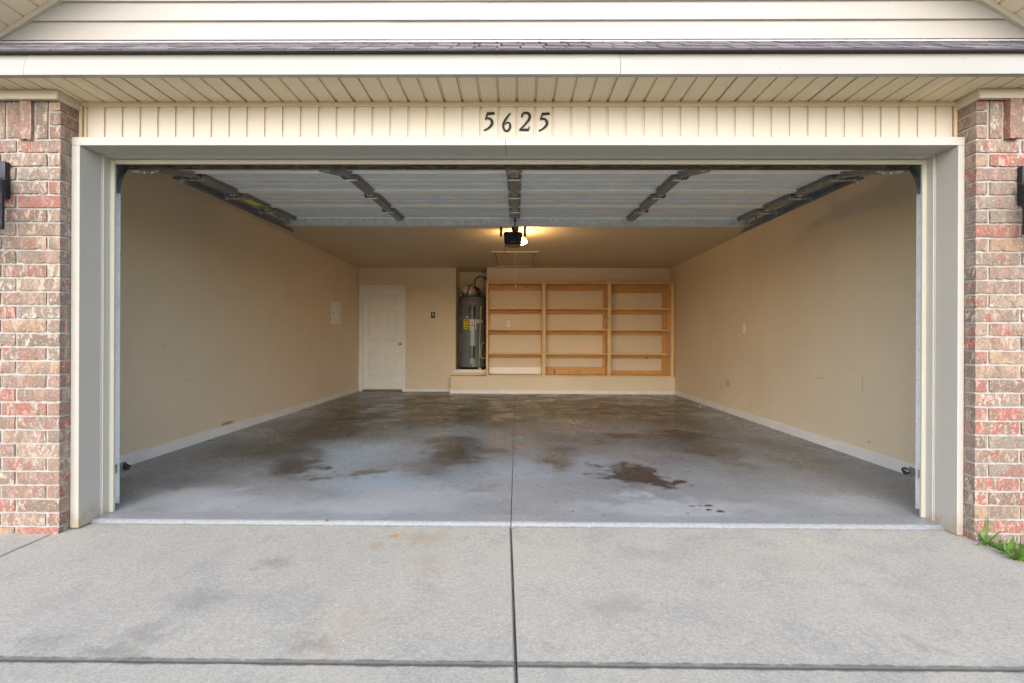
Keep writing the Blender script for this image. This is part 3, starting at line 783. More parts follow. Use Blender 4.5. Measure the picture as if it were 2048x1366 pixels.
g = MB(); g.box(DX0 - .002, DX1 + .002, YB - .02, YB + .10, .0, .046, .004); g.build('threshold', simple('bronze_threshold', (.25, .2, .15), .4, .6), entry)

# attic hatch in the ceiling
HX0, HX1 = at(990, 503, 5.2).x, at(1070, 503, 5.2).x
HY0, HY1 = 5.22, 6.70
g = MB(); g.box(HX0 + .004, HX1 - .004, HY0 + .01, HY1 - .004, CZ - .006, CZ - .001, .001)
hatch = g.build('attic_hatch', M['ceil'], house)
g = MB()
g.box(HX0 - .058, HX0 - .006, HY0, HY1, CZ - .018, CZ - .001, .003); g.box(HX1 + .006, HX1 + .058, HY0, HY1, CZ - .018, CZ - .001, .003)
g.box(HX0 - .058, HX1 + .058, HY0 - .058, HY0 - .0005, CZ - .019, CZ - .001, .003); g.box(HX0 - .058, HX1 + .058, HY1 + .0005, HY1 + .055, CZ - .019, CZ - .001, .003)
g.build('hatch_trim', simple('hatch_trim_paint', (.62, .50, .34), .5), hatch)
g = MB(); g.box(HX0 - .0055, HX0 + .0035, HY0, HY1, CZ - .003, CZ - .0012); g.box(HX1 - .0035, HX1 + .0055, HY0, HY1, CZ - .003, CZ - .0012); g.build('hatch_gap', M['dark'], hatch)
ct, cb = at(1030, 507, 5.24), at(1031.5, 571, 5.24)
pc = thing('pull_cord', (ct.x, 5.24, CZ - .02), 'thin pale pull cord with small knob hanging from the attic hatch', 'pull cord')
g = MB(); g.tube([(ct.x, 5.24, CZ - .008), (ct.x + .002, 5.24, (CZ + cb.z) / 2), (cb.x, 5.24, cb.z)], .0032, 6); g.build('string', M['cord'], pc)
g = MB(); g.ball((cb.x, 5.24, cb.z - .012), .010, .010, .018, 12, 8); g.build('pull_knob', M['white'], pc)

# ------------------------------------------------------------------ overhead door (open, on its tracks)
od = thing('overhead_door', (0, .78, 2.2), 'open white steel sectional garage door lying flat under the ceiling', 'garage door')
DP = [(.270, 2.126), (.780, 2.265), (1.315, 2.289), (1.850, 2.312), (2.385, 2.335)]
DL, DR = -2.445, 2.42
def fr(i):
    a, b = Vector((0, *DP[i])), Vector((0, *DP[i+1])); t = (b - a).normalized(); n = Vector((0, t.z, -t.y))   # n points down to the floor
    return a, t, n, (b - a).length
def DB(g, i, x0, x1, u0, u1, w0, w1, taper=0.0):
    a, t, n, L = fr(i)
    P = lambda x, u, w: Vector((x, 0, 0)) + a + t * u + n * w
    g.hexa([P(x0, u0, w0), P(x1, u0, w0), P(x1, u1, w0), P(x0, u1, w0), P(x0 + taper, u0 + taper, w1), P(x1 - taper, u0 + taper, w1), P(x1 - taper, u1 - taper, w1), P(x0 + taper, u1 - taper, w1)])
STX = [-2.385, -1.235, -.022, 1.195, 2.36]
for i in range(4):
    a, t, n, L = fr(i)
    g = MB()
    prof = [(.0015, -.045), (.0015, -.012), (.05, -.010), (.06, -.014), (.17, -.014), (.18, -.009), (.20, -.009), (.21, -.014), (.29, -.014), (.30, -.009), (.32, -.009), (.33, -.014), (L - .10, -.014), (L - .085, -.010), (L - .0015, -.010), (L - .0015, -.045)]
    pts = [a + t * u + n * w for u, w in prof]
    g.extr([(p.y, p.z) for p in pts], DL, DR)
    sec = g.build('door_section', M['panel'], od)
    g = MB(); DB(g, i, DL + .001, DR - .001, L - .082, L - .003, -.0098, .0)
    DB(g, i, DL + .001, DR - .001, .003, .016, -.0115, -.004)
    g.build('edge_rail', M['rail'], sec)
    for k, X in enumerate(STX):
        w = .052 if k in (0, 4) else .040
        g = MB(); u0 = .02 if i else .05; DB(g, i, X - w, X + w, u0, L - .03, -.008, .020, .008)
        DB(g, i, X - w - .014, X + w + .014, u0 + .02, L - .035, -.0085, -.001)
        g.build('stile', M['galv_dark'], sec)
        if k in (1, 2, 3):
            for u in (.14, .22):
                g = MB(); P = a + t * u + n * .0199; g.cyl((X, P.y, P.z), (X, P.y, P.z - .0012), .005, n=10); g.build('punched_hole', M['black'], sec)
for i in (1, 2, 3):                                    # hinges on the seams
    a, t, n, L = fr(i)
    for k, X in enumerate(STX):
        g = MB(); w = .044 if k in (1, 2, 3) else .05
        DB(g, i, X - w, X + w, -.055, .045, .0205, .0235); DB(g, i, X - w, X - w + .004, -.05, .03, .0235, .038); DB(g, i, X + w - .004, X + w, -.05, .03, .0235, .038)
        hg = g.build('hinge', M['galv_dark'], od)
        P = a + t * .026 + n * .034
        g = MB(); g.cyl((X - w - .004, P.y, P.z), (X + w + .004, P.y, P.z), .0075, n=12); g.build('hinge_pin', M['zinc'], hg)
        for (dx, du) in ((-.014, -.045), (.014, -.045), (0, -.03)):
            Q = a + t * du + n * .0235; g = MB(); g.cyl((X + dx, Q.y, Q.z), (X + dx, Q.y, Q.z - .009), .0065, .0045, 8); g.build('bolt', M['zinc'], hg)
        if k in (0, 4):
            s = -1 if k == 0 else 1
            g = MB(); g.cyl((X + s * .03, P.y, P.z), (s * 2.497, P.y, P.z), .0055, n=10); g.cyl((s * 2.475, P.y, P.z), (s * 2.502, P.y, P.z), .021, n=20)
            g.build('roller', M['zinc'], hg)
# bottom corner brackets and their rollers
a, t, n, L = fr(0)
for s, X in ((-1, STX[0]), (1, STX[4])):
    g = MB(); DB(g, 0, X - .05, X + .05, .0, .10, .0, .004); DB(g, 0, X + s * .046 - .003, X + s * .046, .0, .1, .004, .03)
    P = a + t * .04 + n * .018; g.cyl((X - s * .09, P.y, P.z), (s * 2.45, P.y, P.z), .007, n=10); g.ball((X - s * .05, P.y, P.z - .006), .010, .010, .010, 10, 6); g.ball((X - s * .0, P.y, P.z - .006), .010, .010, .010, 10, 6)
    g.build('corner_bracket', M['zinc'], od)
g = MB(); DB(g, 0, DL, DR, -.030, .0, -.047, .012, .004); g.build('bottom_seal', M['seal'], od)
g = MB(); DB(g, 0, DL, DR, .001, .03, -.0115, .003, .001); g.build('bottom_rail', M['panel'], od)
# long reinforcing strut on the top edge
a, t, n, L = fr(3); y0 = DP[4][0]; z0 = DP[4][1]
g = MB()
P = [(y0 - .055, z0 - .0005), (y0 - .006, z0 - .0005), (y0 - .006, z0 - .0035), (y0 - .0525, z0 - .0035), (y0 - .052, z0 - .066), (y0 - .006, z0 - .068), (y0 - .006, z0 - .072), (y0 - .056, z0 - .070)]
g.extr(P, DL + .02, DR - .02)
g.build('strut', M['galv'], od)
for s, X in ((-1, STX[0]), (1, STX[4])):
    g = MB(); DB(g, 3, X - .03, X + .03, L - .16, L - .07, .021, .075, .002)
    for q in (-.012, .012): DB(g, 3, X + q - .004, X + q + .004, L - .158, L - .072, .0755, .078)
    g.build('top_bracket', M['zinc'], od)
# operator bracket in the middle
X = STX[2]; g = MB()
for q in (-.028, .028): DB(g, 3, X + q - .016, X + q + .016, L - .20, L - .058, .0205, .0245); DB(g, 3, X + q + (.012 if q > 0 else -.016), X + q + (.016 if q > 0 else -.012), L - .2, L - .058, .0245, .05)
opb = g.build('operator_bracket', M['zinc'], od)
g = MB(); DB(g, 3, X - .007, X + .007, L - .17, L - .0, .03, .072); g.build('operator_arm', M['black'], opb)
g = MB()                                            # bracket clutter at the first seam
DB(g, 1, X - .02, X + .02, -.10, -.055, .0, .03, .004); g.build('lock_keeper', M['zinc'], od)
# warning label on the left end stile
g = MB(); a, t, n, L = fr(2); DB(g, 2, STX[0] - .035, STX[0] + .045, .14, .36, .0202, .0208); g.build('warning_label', M['yellow'], od)
g = MB(); p = at(1462, 427, 2.2); DB(g, 3, at(1450, 427, 2.1).x, at(1478, 427, 2.1).x, .21, .235, -.0139, -.0132); g.build('paint_chip', M['white'], od)

# tracks
def track(s):
    xw = -2.512 if s < 0 else 2.492
    lab = ('curved steel door track running back along the wall that holds the breaker panel' if s < 0 else
           'curved steel door track running back along the wall that holds the light switch')
    tr = thing('door_track', (xw, .21, 0), lab, 'door track', 'tracks of the overhead garage door')
    yv = .215; r = .30; zc = 1.955
    path = [(yv, .02), (yv, .7), (yv, 1.4), (yv, zc)]
    curve = [(yv + r - r * math.cos(a_), zc + r * math.sin(a_)) for a_ in [math.pi/2 * k / 14 for k in range(15)]]
    tail = [(yv + r, zc + r), (1.2, zc + r + .01), (1.9, zc + r + .022), (2.62, zc + r + .034)]
    Wd, Hh, th = .034, .027, .0022
    prof = [(0, -Hh), (Wd, -Hh), (Wd, -Hh + th), (th, -Hh + th), (th, Hh - th), (Wd, Hh - th), (Wd, Hh), (0, Hh)]
    def sweep(pp, name, mat, prof):
        g = MB(); rings = []
        for i, (y, z) in enumerate(pp):
            a_, b_ = pp[max(0, i-1)], pp[min(len(pp)-1, i+1)]
            t = Vector((0, b_[0]-a_[0], b_[1]-a_[1])).normalized(); n_ = Vector((0, t.z, -t.y))
            rings.append([g.bm.verts.new(Vector((xw - s * u, y, z)) + n_ * w) for u, w in prof])
        m_ = len(prof)
        for A, B in zip(rings, rings[1:]):
            for k in range(m_): g.bm.faces.new((A[k], A[(k+1) % m_], B[(k+1) % m_], B[k]))
        g.bm.faces.new(rings[0][::-1]); g.bm.faces.new(rings[-1])
        return g.build(name, mat, tr)
    sweep(path, 'vertical_rail', simple('sky_bright_rail', (.86, .87, .88), .3, .1, var=.05), prof); sweep(curve, 'curved_rail', M['track'], [(u, w * 1.04) for u, w in prof]); hr = sweep(tail, 'horizontal_rail', M['track'], prof)  # vertical rail: reflected sky painted in as a near-white base colour
    L_ = [(-.004, -.030), (-.0015, -.030), (-.0015, .034), (.020, .034), (.020, .0365), (-.004, .0365)]
    sweep([(.75, zc + r + .004), (2.62, zc + r + .034)], 'support_angle', M['galv_dark'], [(u - .002, w - .0) for u, w in L_])
    for y in (2.3, 1.3):                              # hangers up to the ceiling
        g = MB(); g.box(*sorted((xw + s * .010, xw + s * .014)), y, y + .03, zc + r + .02, CZ - .001); g.build('hanger', M['galv_dark'], tr)
    for z in (.35, 1.2):
        g = MB(); g.box(*sorted((xw + s * .003, xw + s * .045)), .205, .235, z, z + .04); g.build('wall_bracket', M['galv_dark'], tr)
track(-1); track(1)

# safety sensors near the floor
for s, px, py, lab in ((-1, 240, 931, 'black round safety sensor at the foot of the track nearest the breaker panel'), (1, 1818, 941, 'black safety sensor with round lens below the track nearest the light switch')):
    Y = .30; e = at(px + (6 if s < 0 else -8), py - 1, Y); zz = e.z; xo = -2.47 if s < 0 else 2.45
    st = thing('safety_sensor', (xo, Y, zz), lab, 'sensor', 'safety sensors of the garage door')
    g = MB(); g.tube([(xo, Y, zz - .018), (e.x, Y - .0, zz)], .019, 14); g.ball((e.x, Y, zz), .019, .019, .019, 14, 8); g.build('housing', M['black_plastic'], st)
    g = MB(); g.cyl((e.x, Y - .0185, zz), (e.x, Y - .021, zz), .009, n=14); g.build('lens', M['rubber'] if s < 0 else M['galv_dark'], st)
    g = MB(); g.box(*sorted((xo, xo + s * .05)), Y - .02, Y + .015, zz - .035, zz - .031); g.box(*sorted((xo + s * .022, xo + s * .026)), .2, Y + .01, zz - .031, zz + .02); g.build('bracket', M['galv_dark'], st)

# ------------------------------------------------------------------ opener with its lit lamp
OY = 3.35
op = thing('garage_door_opener', (-.035, OY, CZ), 'black motor opener with lit lamp hung from the garage ceiling', 'door opener')
a, b = at(1006.5, 463, OY), at(1045.5, 488, OY)
c0, c1, zt, zb = a.x, b.x, a.z, b.z
g = MB(); g.hexa([(c0 + .018, OY + .012, zb), (c1 - .018, OY + .012, zb), (c1 - .02, OY + .30, zb + .01), (c0 + .02, OY + .30, zb + .01),
                  (c0, OY, zt), (c1, OY, zt), (c1, OY + .32, zt), (c0, OY + .32, zt)])
bmesh.ops.bevel(g.bm, geom=g.bm.edges[:], offset=.014, segments=3, affect='EDGES')
hs_ = g.build('motor_housing', M['black_plastic'], op)
g = MB(); cxm = (c0 + c1) / 2; pts = []
for k in range(17):
    u = (k - 8) / 8; pts.append((cxm + u * .095, OY - .001 + .006, zb + .062 + .062 * abs(u) ** 1.6))
g.tube(pts, .0045, 8); g.build('front_ridge', simple('grey_gloss_plastic', (.06, .06, .065), .2), hs_)
g = MB(); g.box(cxm - .032, cxm + .032, OY + .004, OY + .0085, zb + .028, zb + .037, .001); g.build('maker_plate', simple('plate_grey', (.22, .2, .2), .4), hs_)
lm = NT('lit_lamp_lens'); lm.set(Base_Color=(.9, .85, .7), Roughness=.4)
lm.b.inputs['Emission Color'].default_value = (1.0, .62, .26, 1); lm.b.inputs['Emission Strength'].default_value = 42
g = MB(); g.ball((at(1034, 484, OY + .34).x, OY + .27, zb + .090), .130, .13, .055, 28, 16); g.build('lamp_lens', lm.m, op)
for X in (at(1002, 460, OY).x, at(1050, 460, OY).x):
    g = MB(); g.box(X - .017, X + .017, OY + .02, OY + .024, zt - .06, CZ - .001); g.box(X - .0172, X - .0145, OY + .0235, OY + .04, zt - .06, CZ - .001)
    br = g.build('hanger_bracket', M['galv_dark'], op)
    for k in range(6):
        g = MB(); g.box(X - .008, X + .008, OY + .0185, OY + .0199, zt - .05 + k * .022, zt - .038 + k * .022); g.build('slot', M['dark'], br)
g = MB(); g.box(-.040, -.004, .24, OY + .02, 2.437, 2.470, .003); g.build('drive_rail', M['galv_dark'], op)
g = MB(); g.box(-.065, .02, OY - .06, OY + .05, zt - .002, zt + .055, .006); g.cyl((-.03, OY - .08, zt + .02), (-.03, OY - .08, zt + .05), .03, n=20); g.build('chain_sprocket', M['black'], op)
g = MB(); g.box(.012, .024, OY - .03, OY - .01, zt, zt + .05, .002); g.build('wire_clip', M['zinc'], op)
g = MB(); p0 = at(1012, 489, OY + .1); p1 = at(1009, 503, OY + .1); p2 = at(1019, 515, OY + .1)
g.tube([(p0.x, OY + .1, zb + .01), (p1.x - .004, OY + .1, (p0.z + p1.z) / 2), p1, ((p1.x + p2.x) / 2, OY + .1, (p1.z + p2.z) / 2 + .01), p2], .0022, 6); g.build('antenna_wire', M['rubber'], op)

# ------------------------------------------------------------------ shelving
SF = 6.65
sh = thing('shelf_unit', (1.2, SF, .362), 'unfinished pine shelf unit with three open bays on the back wall', 'shelf unit')
ux = [(at(972.3, 660, SF).x, at(976.5, 660, SF).x), (at(1084.5, 660, SF).x, at(1091.5, 660, SF).x), (at(1215.3, 660, SF).x, at(1222.3, 660, SF).x), (at(1342, 660, SF).x, at(1349, 660, SF).x - .004)]
zt_, zb_ = at(1160, 565, SF).z, .364
zs = [at(1160, 617.5, SF).z, at(1160, 660, SF).z, at(1160, 708.3, SF).z]
for i, (a, b) in enumerate(ux):
    g = MB()
    if i in (1, 2): m_ = (a + b) / 2; g.box(a, m_ - .001, SF + .001, YB - .002, zb_ + .021, zt_ - .021, .002); g.box(m_ + .001, b, SF + .003, YB - .002, zb_ + .021, zt_ - .021, .002)
    else: g.box(a, b, SF + .001, YB - .002, zb_ + .021, zt_ - .021, .002)
    up = g.build('upright', M['pine'], sh)
    for z in zs + [zb_ + .06, zt_ - .05]:
        q = random.choice((.28, .72)); zz = z + random.uniform(-.01, .01)
        g = MB(); g.cyl((a + (b - a) * q, SF + .004, zz), (a + (b - a) * q, SF - .0008, zz), .0045, n=8); g.build('screw_head', M['black'], up)
g = MB(); g.box(ux[0][0], ux[3][1], SF, YB - .002, zt_ - .02, zt_ + .004, .002); g.build('top_board', M['pine_board'], sh)
g = MB(); g.box(ux[0][0], ux[3][1], SF, YB - .002, zb_, zb_ + .02, .002); g.build('bottom_board', M['pine_board'], sh)
for bay in range(3):
    x0, x1 = ux[bay][1] + .001, ux[bay+1][0] - .001
    for z in zs:
        g = MB(); g.box(x0, x1, SF + .004, YB - .003, z - .012, z + .012, .002); s_ = g.build('shelf', M['pine_board'], sh)
        g = MB(); g.box(x0, x1, YB - .024, YB - .0035, z - .095, z - .0125, .002); g.build('shelf_cleat', M['pine_dark'], s_)
    hgt = (.11, .11, .15)[bay]
    g = MB(); g.box(x0, x1, YB - .024, YB - .0035, zt_ - .021 - hgt, zt_ - .0205, .002); g.build('back_rail', M['pine_dark'], sh)
    zlo, zhi = ((.395, .52), (.385, .535), (.385, .465))[bay]
    g = MB(); g.box(x0, x1, YB - .024, YB - .0035, zlo, zhi, .002)
    br_ = g.build('white_back_rail' if bay == 0 else 'back_rail', M['white'] if bay == 0 else M['pine_dark'], sh)
    if bay == 1:
        for (dx, dz_, w, h) in ((0, 0, .05, .012), (.004, .022, .04, .010), (.0, .045, .046, .012), (.01, .07, .012, .03), (-.045, .05, .014, .014), (.02, -.0, .012, .05), (-.048, .0, .012, .02)):
            X = at(1106, 744, YB).x + dx; g = MB(); g.box(X, X + w, YB - .0248, YB - .0242, .405 + dz_, .405 + dz_ + h); g.build('ink_mark', M['dark'], br_)
    if bay in (1, 2):                                   # wall cleat at the right of the bay
        g = MB(); g.box(x1 - (.045 if bay == 1 else .09), x1, YB - .0555, YB - .0245, zb_ + .021, zt_ - .022, .002)
        g.build('wall_cleat', M['pine_dark'], sh)

# ------------------------------------------------------------------ water heater in its niche
HXc, HYc, HR = at(945, 660, 7.27).x + .003, 7.27, .262
hz0, hz1 = at(945, 735, 7.02).z, at(945, 592, 7.02).z
wh = thing('water_heater', (HXc, HYc, NZ), 'tall grey electric water heater standing in wall niche', 'water heater')
g = MB(); H = hz1 - hz0
g.lathe([(0, 0), (HR - .01, 0), (HR, .012), (HR, H * .5), (HR, H - .03), (HR - .01, H - .008), (HR - .03, H), (0, H)], (HXc, HYc, hz0), 64)
wb = g.build('tank_body', M['grey_paint'], wh)
g = MB(); g.lathe([(HR - .006, H - .014), (HR + .003, H - .014), (HR + .003, H + .002), (HR - .01, H + .008)], (HXc, HYc, hz0), 64); g.build('top_rim', M['black'], wb)
def wrap(name, px0, px1, py0, py1, mat, parent, off=.003, seg=8):
    """a curved plate that follows the cylinder between two photograph columns"""
    x0, x1 = at(px0, 650, HYc - HR).x - HXc, at(px1, 650, HYc - HR).x - HXc
    z0_, z1_ = at(945, py1, HYc - HR).z, at(945, py0, HYc - HR).z
    g = MB(); r = HR + off
    a0, a1 = math.asin(max(-.99, x0 / r)), math.asin(min(.99, x1 / r))
    an = [a0 + (a1 - a0) * k / seg for k in range(seg + 1)]
    def P(t, rr, z): return (HXc + rr * math.sin(t), HYc - rr * math.cos(t), z)
    for t0, t1 in zip(an, an[1:]):
        g.hexa([P(t0, HR - .004, z0_), P(t1, HR - .004, z0_), P(t1, r, z0_), P(t0, r, z0_), P(t0, HR - .004, z1_), P(t1, HR - .004, z1_), P(t1, r, z1_), P(t0, r, z1_)])
    bmesh.ops.remove_doubles(g.bm, verts=g.bm.verts, dist=.0001)
    for f in g.bm.faces: f.smooth = True
    return g.build(name, mat, parent)
wrap('access_panel', 938.5, 951.5, 613, 637.5, M['black_plastic'], wh, .010); wrap('access_panel', 938.5, 951, 692, 716.5, simple('grey_cover', (.045, .05, .055), .35), wh, .010)
ns = wrap('rating_label', 939, 952.5, 638.5, 659, M['white_label'], wh, .002)
wrap('red_band', 938.9, 952.6, 650.5, 652, M['red_ink'], ns, .0032); wrap('red_text', 947, 952, 655, 656, M['red_ink'], ns, .0032); wrap('red_text', 940, 944, 655.5, 656.5, M['red_ink'], ns, .0032)
el = wrap('energy_label', 926.3, 938, 638.5, 658.5, M['yellow'], wh, .002)
for (a, b, c_, d_) in ((929, 935, 641, 642.2), (930, 934, 644, 645), (930, 934, 649, 650.5), (928, 936, 655, 655.6), (927.3, 937, 640, 640.4)): wrap('label_text', a, b, c_, d_, M['dark'], el, .0032, 3)
sl = wrap('small_label', 930.5, 937, 633, 636, M['white_label'], wh, .002); wrap('small_text', 931.5, 936, 634.2, 635, M['dark'], sl, .0032, 3)
wrap('rating_label', 953.5, 958.5, 639, 646, M['white_label'], wh, .002); wrap('rating_label', 960, 965, 639.5, 645.5, M['white_label'], wh, .002)
lg = wrap('logo_badge', 936.5, 953, 602.5, 608.5, simple('badge_pink', (.34, .22, .22), .5), wh, .002)
wrap('badge_band', 937.5, 952, 604.3, 606.6, M['red_ink'], lg, .0032); wrap('badge_foot', 940, 950, 609.5, 612, M['blue_ink'], lg, .0032)
g = MB(); dzv = hz0 + .05; g.cyl((HXc + .005, HYc - HR + .01, dzv), (HXc + .005, HYc - HR - .03, dzv), .022, n=16); g.cyl((HXc + .005, HYc - HR - .03, dzv), (HXc + .005, HYc - HR - .05, dzv), .028, n=6); g.build('drain_valve', M['black_plastic'], wh)
g = MB(); g.lathe([(.285, 0), (.295, .045), (.300, .045), (.290, -.0), (.0, -.0)], (HXc, HYc, NZ + .002), 48); g.build('drain_pan', M['black_plastic'], wh)
g = MB(); g.cyl((HXc, HYc, NZ + .003), (HXc, HYc, hz0 - .001), HR - .03, n=32); g.build('pedestal', M['dark'], wh)
# expansion tank, pipes on top
et = at(934, 577, HYc - .02)
rot = Matrix.Rotation(R(16), 4, 'Y')
g = MB(); g.ball((HXc - .075, HYc - .10, hz1 + .125), .15, .11, .11, 28, 16, rot); tank = g.build('expansion_tank', M['tank'], wh)
g = MB(); g.lathe([(.110, -.014), (.115, 0), (.110, .014)], (0, 0, 0), 32)
bmesh.ops.transform(g.bm, matrix=Matrix.Translation((HXc - .075, HYc - .10, hz1 + .125)) @ Matrix.Rotation(R(106), 4, 'Y'), verts=g.bm.verts); g.build('strap', M['hose'], tank)
g = MB()
g.tube([(HXc + .09, HYc, hz1), (HXc + .088, HYc, hz1 + .10), (HXc + .06, HYc, hz1 + .20), (HXc + .04, HYc - .03, hz1 + .30), (HXc + .07, HYc - .06, hz1 + .385), (HXc + .13, HYc - .08, hz1 + .42), (HXc + .20, HYc - .09, hz1 + .41), (HXc + .27, HYc - .1, hz1 + .37), (HXc + .36, HYc - .1, hz1 + .33)], .013, 10)
g.build('power_conduit', M['hose'], wh)
g = MB()
g.tube([(HXc - .2, HYc - .05, hz1 - .002), (HXc - .21, HYc - .05, hz1 + .08), (HXc - .215, HYc - .02, hz1 + .17), (HXc - .16, HYc + .02, hz1 + .22), (HXc - .06, HYc + .1, hz1 + .24)], .02, 10)
g.tube([(HXc + .13, HYc - .02, hz1 - .002), (HXc + .15, HYc - .0, hz1 + .08), (HXc + .12, HYc + .05, hz1 + .17), (HXc + .02, HYc + .12, hz1 + .22)], .022, 10)
g.tube([(HXc + .05, HYc - .1, hz1 - .002), (HXc + .045, HYc - .09, hz1 + .09), (HXc - .01, HYc - .06, hz1 + .2), (HXc - .05, HYc + .03, hz1 + .25)], .012, 8)
g.build('water_pipe', M['hose'], wh)
g = MB(); g.cyl((HXc - .235, HYc - .1, hz1 + .02), (HXc - .235, HYc - .1, hz1 + .06), .016, n=12); g.ball((HXc - .235, HYc - .1, hz1 + .075), .016, .016, .016, 10, 6); g.build('relief_valve', M['zinc'], wh)
g = MB()
pp = [at(971, 685.5, 7.0), at(963.5, 685.5, 7.0), at(962.5, 694, 7.0), at(961, 704, 7.0), at(962, 716, 7.0)]
g.tube([(p.x, 7.0, p.z) for p in pp], .009, 8)
pp = [at(962, 716, 7.0), at(966, 716.5, 7.0), at(972, 716.5, 7.0)]
g.tube([(p.x, 7.0, p.z) for p in pp], .009, 8)
pk = g.build('side_pipe', M['cream_pipe'], wh)
for px, py in ((963, 691), (961.5, 700), (961, 708), (963, 715)):
    p = at(px, py, 7.0); g = MB(); g.cyl((p.x - .014, 7.0, p.z), (p.x + .014, 7.0, p.z), .015, n=10); g.build('pipe_fitting', M['brass'], pk)
# broom leaning in the niche
bt, bb = at(961.5, 612, 6.985), at(957.5, 736, 6.975)
bo = thing('broom', (bb.x, 6.975, NZ), 'pale handled brush leaning upside down against the water heater', 'broom')
g = MB(); g.tube([(bb.x, 6.985, NZ + .004), (bt.x - .002, 6.99, bt.z - .14)], .010, 10); g.build('handle', M['handle_wood'], bo)
g = MB(); g.hexa([(bt.x - .020, 6.975, bt.z - .15), (bt.x + .016, 6.975, bt.z - .15), (bt.x + .016, 7.005, bt.z - .15), (bt.x - .020, 7.005, bt.z - .15),
                  (bt.x - .016, 6.972, bt.z), (bt.x + .022, 6.972, bt.z), (bt.x + .022, 7.008, bt.z), (bt.x - .016, 7.008, bt.z)])
bmesh.ops.bevel(g.bm, geom=g.bm.edges[:], offset=.006, segments=2, affect='EDGES'); g.build('brush_head', M['brush'], bo)
g = MB(); g.ball((bb.x + .03, 6.985, NZ + .021), .022, .022, .02, 14, 8); tag(g.build('plastic_cap', M['white']), 'small white cap lying on the sill beside the broom foot', 'cap')

# ------------------------------------------------------------------ small fixtures
def plate(name, label, cat, x0, x1, z0, z1, Y, mats, group=None):
    t = thing(name, ((x0 + x1) / 2, Y, (z0 + z1) / 2), label, cat, group); return t
# wall control
a, b = at(862.2, 624, YB), at(870, 636, YB)
ct_ = thing('door_opener_button', ((a.x + b.x) / 2, YB, (a.z + b.z) / 2), 'small black wall button panel between entry door and niche', 'wall button')
g = MB(); g.box(a.x, b.x, YB - .018, YB - .0005, b.z, a.z, .005); g.build('housing', M['black_plastic'], ct_)
g = MB(); xm = (a.x + b.x) / 2; zm = (a.z + b.z) / 2
mbt = simple('button_grey', (.5, .52, .55), .4); g.box(xm - .017, xm + .019, YB - .022, YB - .0185, zm + .006, zm + .042, .002); g.build('push_button', mbt, ct_)
g = MB(); g.box(xm - .017, xm + .019, YB - .022, YB - .0185, zm - .022, zm - .004, .002); g.build('push_button', mbt, ct_)
# outlet in left shelf bay
a, b = at(1013, 641, YB), at(1020.5, 654, YB)
o1 = thing('wall_outlet', ((a.x + b.x) / 2, YB, (a.z + b.z) / 2), 'white outlet plate on the wall inside the left shelf bay', 'outlet')
g = MB(); g.box(a.x, b.x, YB - .006, YB - .0005, b.z, a.z, .002); g.build('cover_plate', M['white'], o1)
g = MB(); xm = (a.x + b.x) / 2; zm = (a.z + b.z) / 2
msk = simple('socket_white', (.5, .5, .47), .4)
for q in (.022, -.022):
    g = MB(); g.box(xm - .016, xm + .016, YB - .008, YB - .0062, zm + q - .014, zm + q + .014, .0007); so = g.build('socket', msk, o1)
    for w in (-.006, .006): g = MB(); g.box(xm + w - .001, xm + w + .001, YB - .0085, YB - .0081, zm + q - .004, zm + q + .006); g.build('slot', M['dark'], so)
# switch plate on right wall
p = onR(1488.5, 656.5)
o2 = thing('light_switch', (XR, p[1], p[2]), 'white switch plate on the long right wall', 'light switch')
g = MB(); g.box(XR - .006, XR - .0005, p[1] - .042, p[1] + .042, p[2] - .060, p[2] + .060, .002); g.build('cover_plate', M['white'], o2)
g = MB(); g.box(XR - .0115, XR - .0062, p[1] - .016, p[1] + .016, p[2] - .032, p[2] + .032, .002); g.build('toggle', M['white_label'], o2)
# breaker panel on left wall
pa, pb = onL(662.5, 606), onL(680, 604)
z1_, z0_ = onL(671, 604)[2], onL(671, 648.5)[2]
bp = thing('breaker_panel', (XL, (pa[1] + pb[1]) / 2, (z0_ + z1_) / 2), 'white rectangular breaker panel on left wall beside the entry door', 'breaker panel')
g = MB(); g.box(XL + .0005, XL + .014, pa[1], pb[1], z0_, z1_, .003); g.build('frame', M['white'], bp)
g = MB(); g.box(XL + .0145, XL + .019, pa[1] + .03, pb[1] - .03, z0_ + .03, z1_ - .03, .002); dr = g.build('panel_door', M['white'], bp)
g = MB(); g.box(XL + .0192, XL + .026, pa[1] + .035, pa[1] + .050, (z0_ + z1_) / 2 - .02, (z0_ + z1_) / 2 + .02, .001); g.build('latch', M['galv_dark'], dr)

# house numbers 5 6 2 5, cut from dark plate and pinned proud of the siding
def ribbon(g, pts, wd, y0, y1):
    """variable width stroke in the XZ plane"""
    pts = [Vector((p.x, 0, p.z)) for p in pts]; Lf, Rt = [], []
    for i, p in enumerate(pts):
        t = (pts[min(i+1, len(pts)-1)] - pts[max(i-1, 0)]).normalized(); n_ = Vector((-t.z, 0, t.x)); w = wd[i] / 2
        Lf.append(p + n_ * w); Rt.append(p - n_ * w)
    for i in range(len(pts) - 1):
        q = [Lf[i], Rt[i], Rt[i+1], Lf[i+1]]
        g.hexa([(v.x, y1, v.z) for v in q] + [(v.x, y0, v.z) for v in q])
def smooth(pts, n=5):
    P_ = [Vector(p) for p in pts]; P_ = [P_[0] * 2 - P_[1]] + P_ + [P_[-1] * 2 - P_[-2]]; out = []
    for i in range(1, len(P_) - 2):
        for k in range(n):
            t = k / n; a, b, c, d = P_[i-1:i+3]
            out.append(.5 * ((2*b) + (c-a)*t + (2*a-5*b+4*c-d)*t*t + (3*b-a-3*c+d)*t**3))
    out.append(P_[-2]); return out
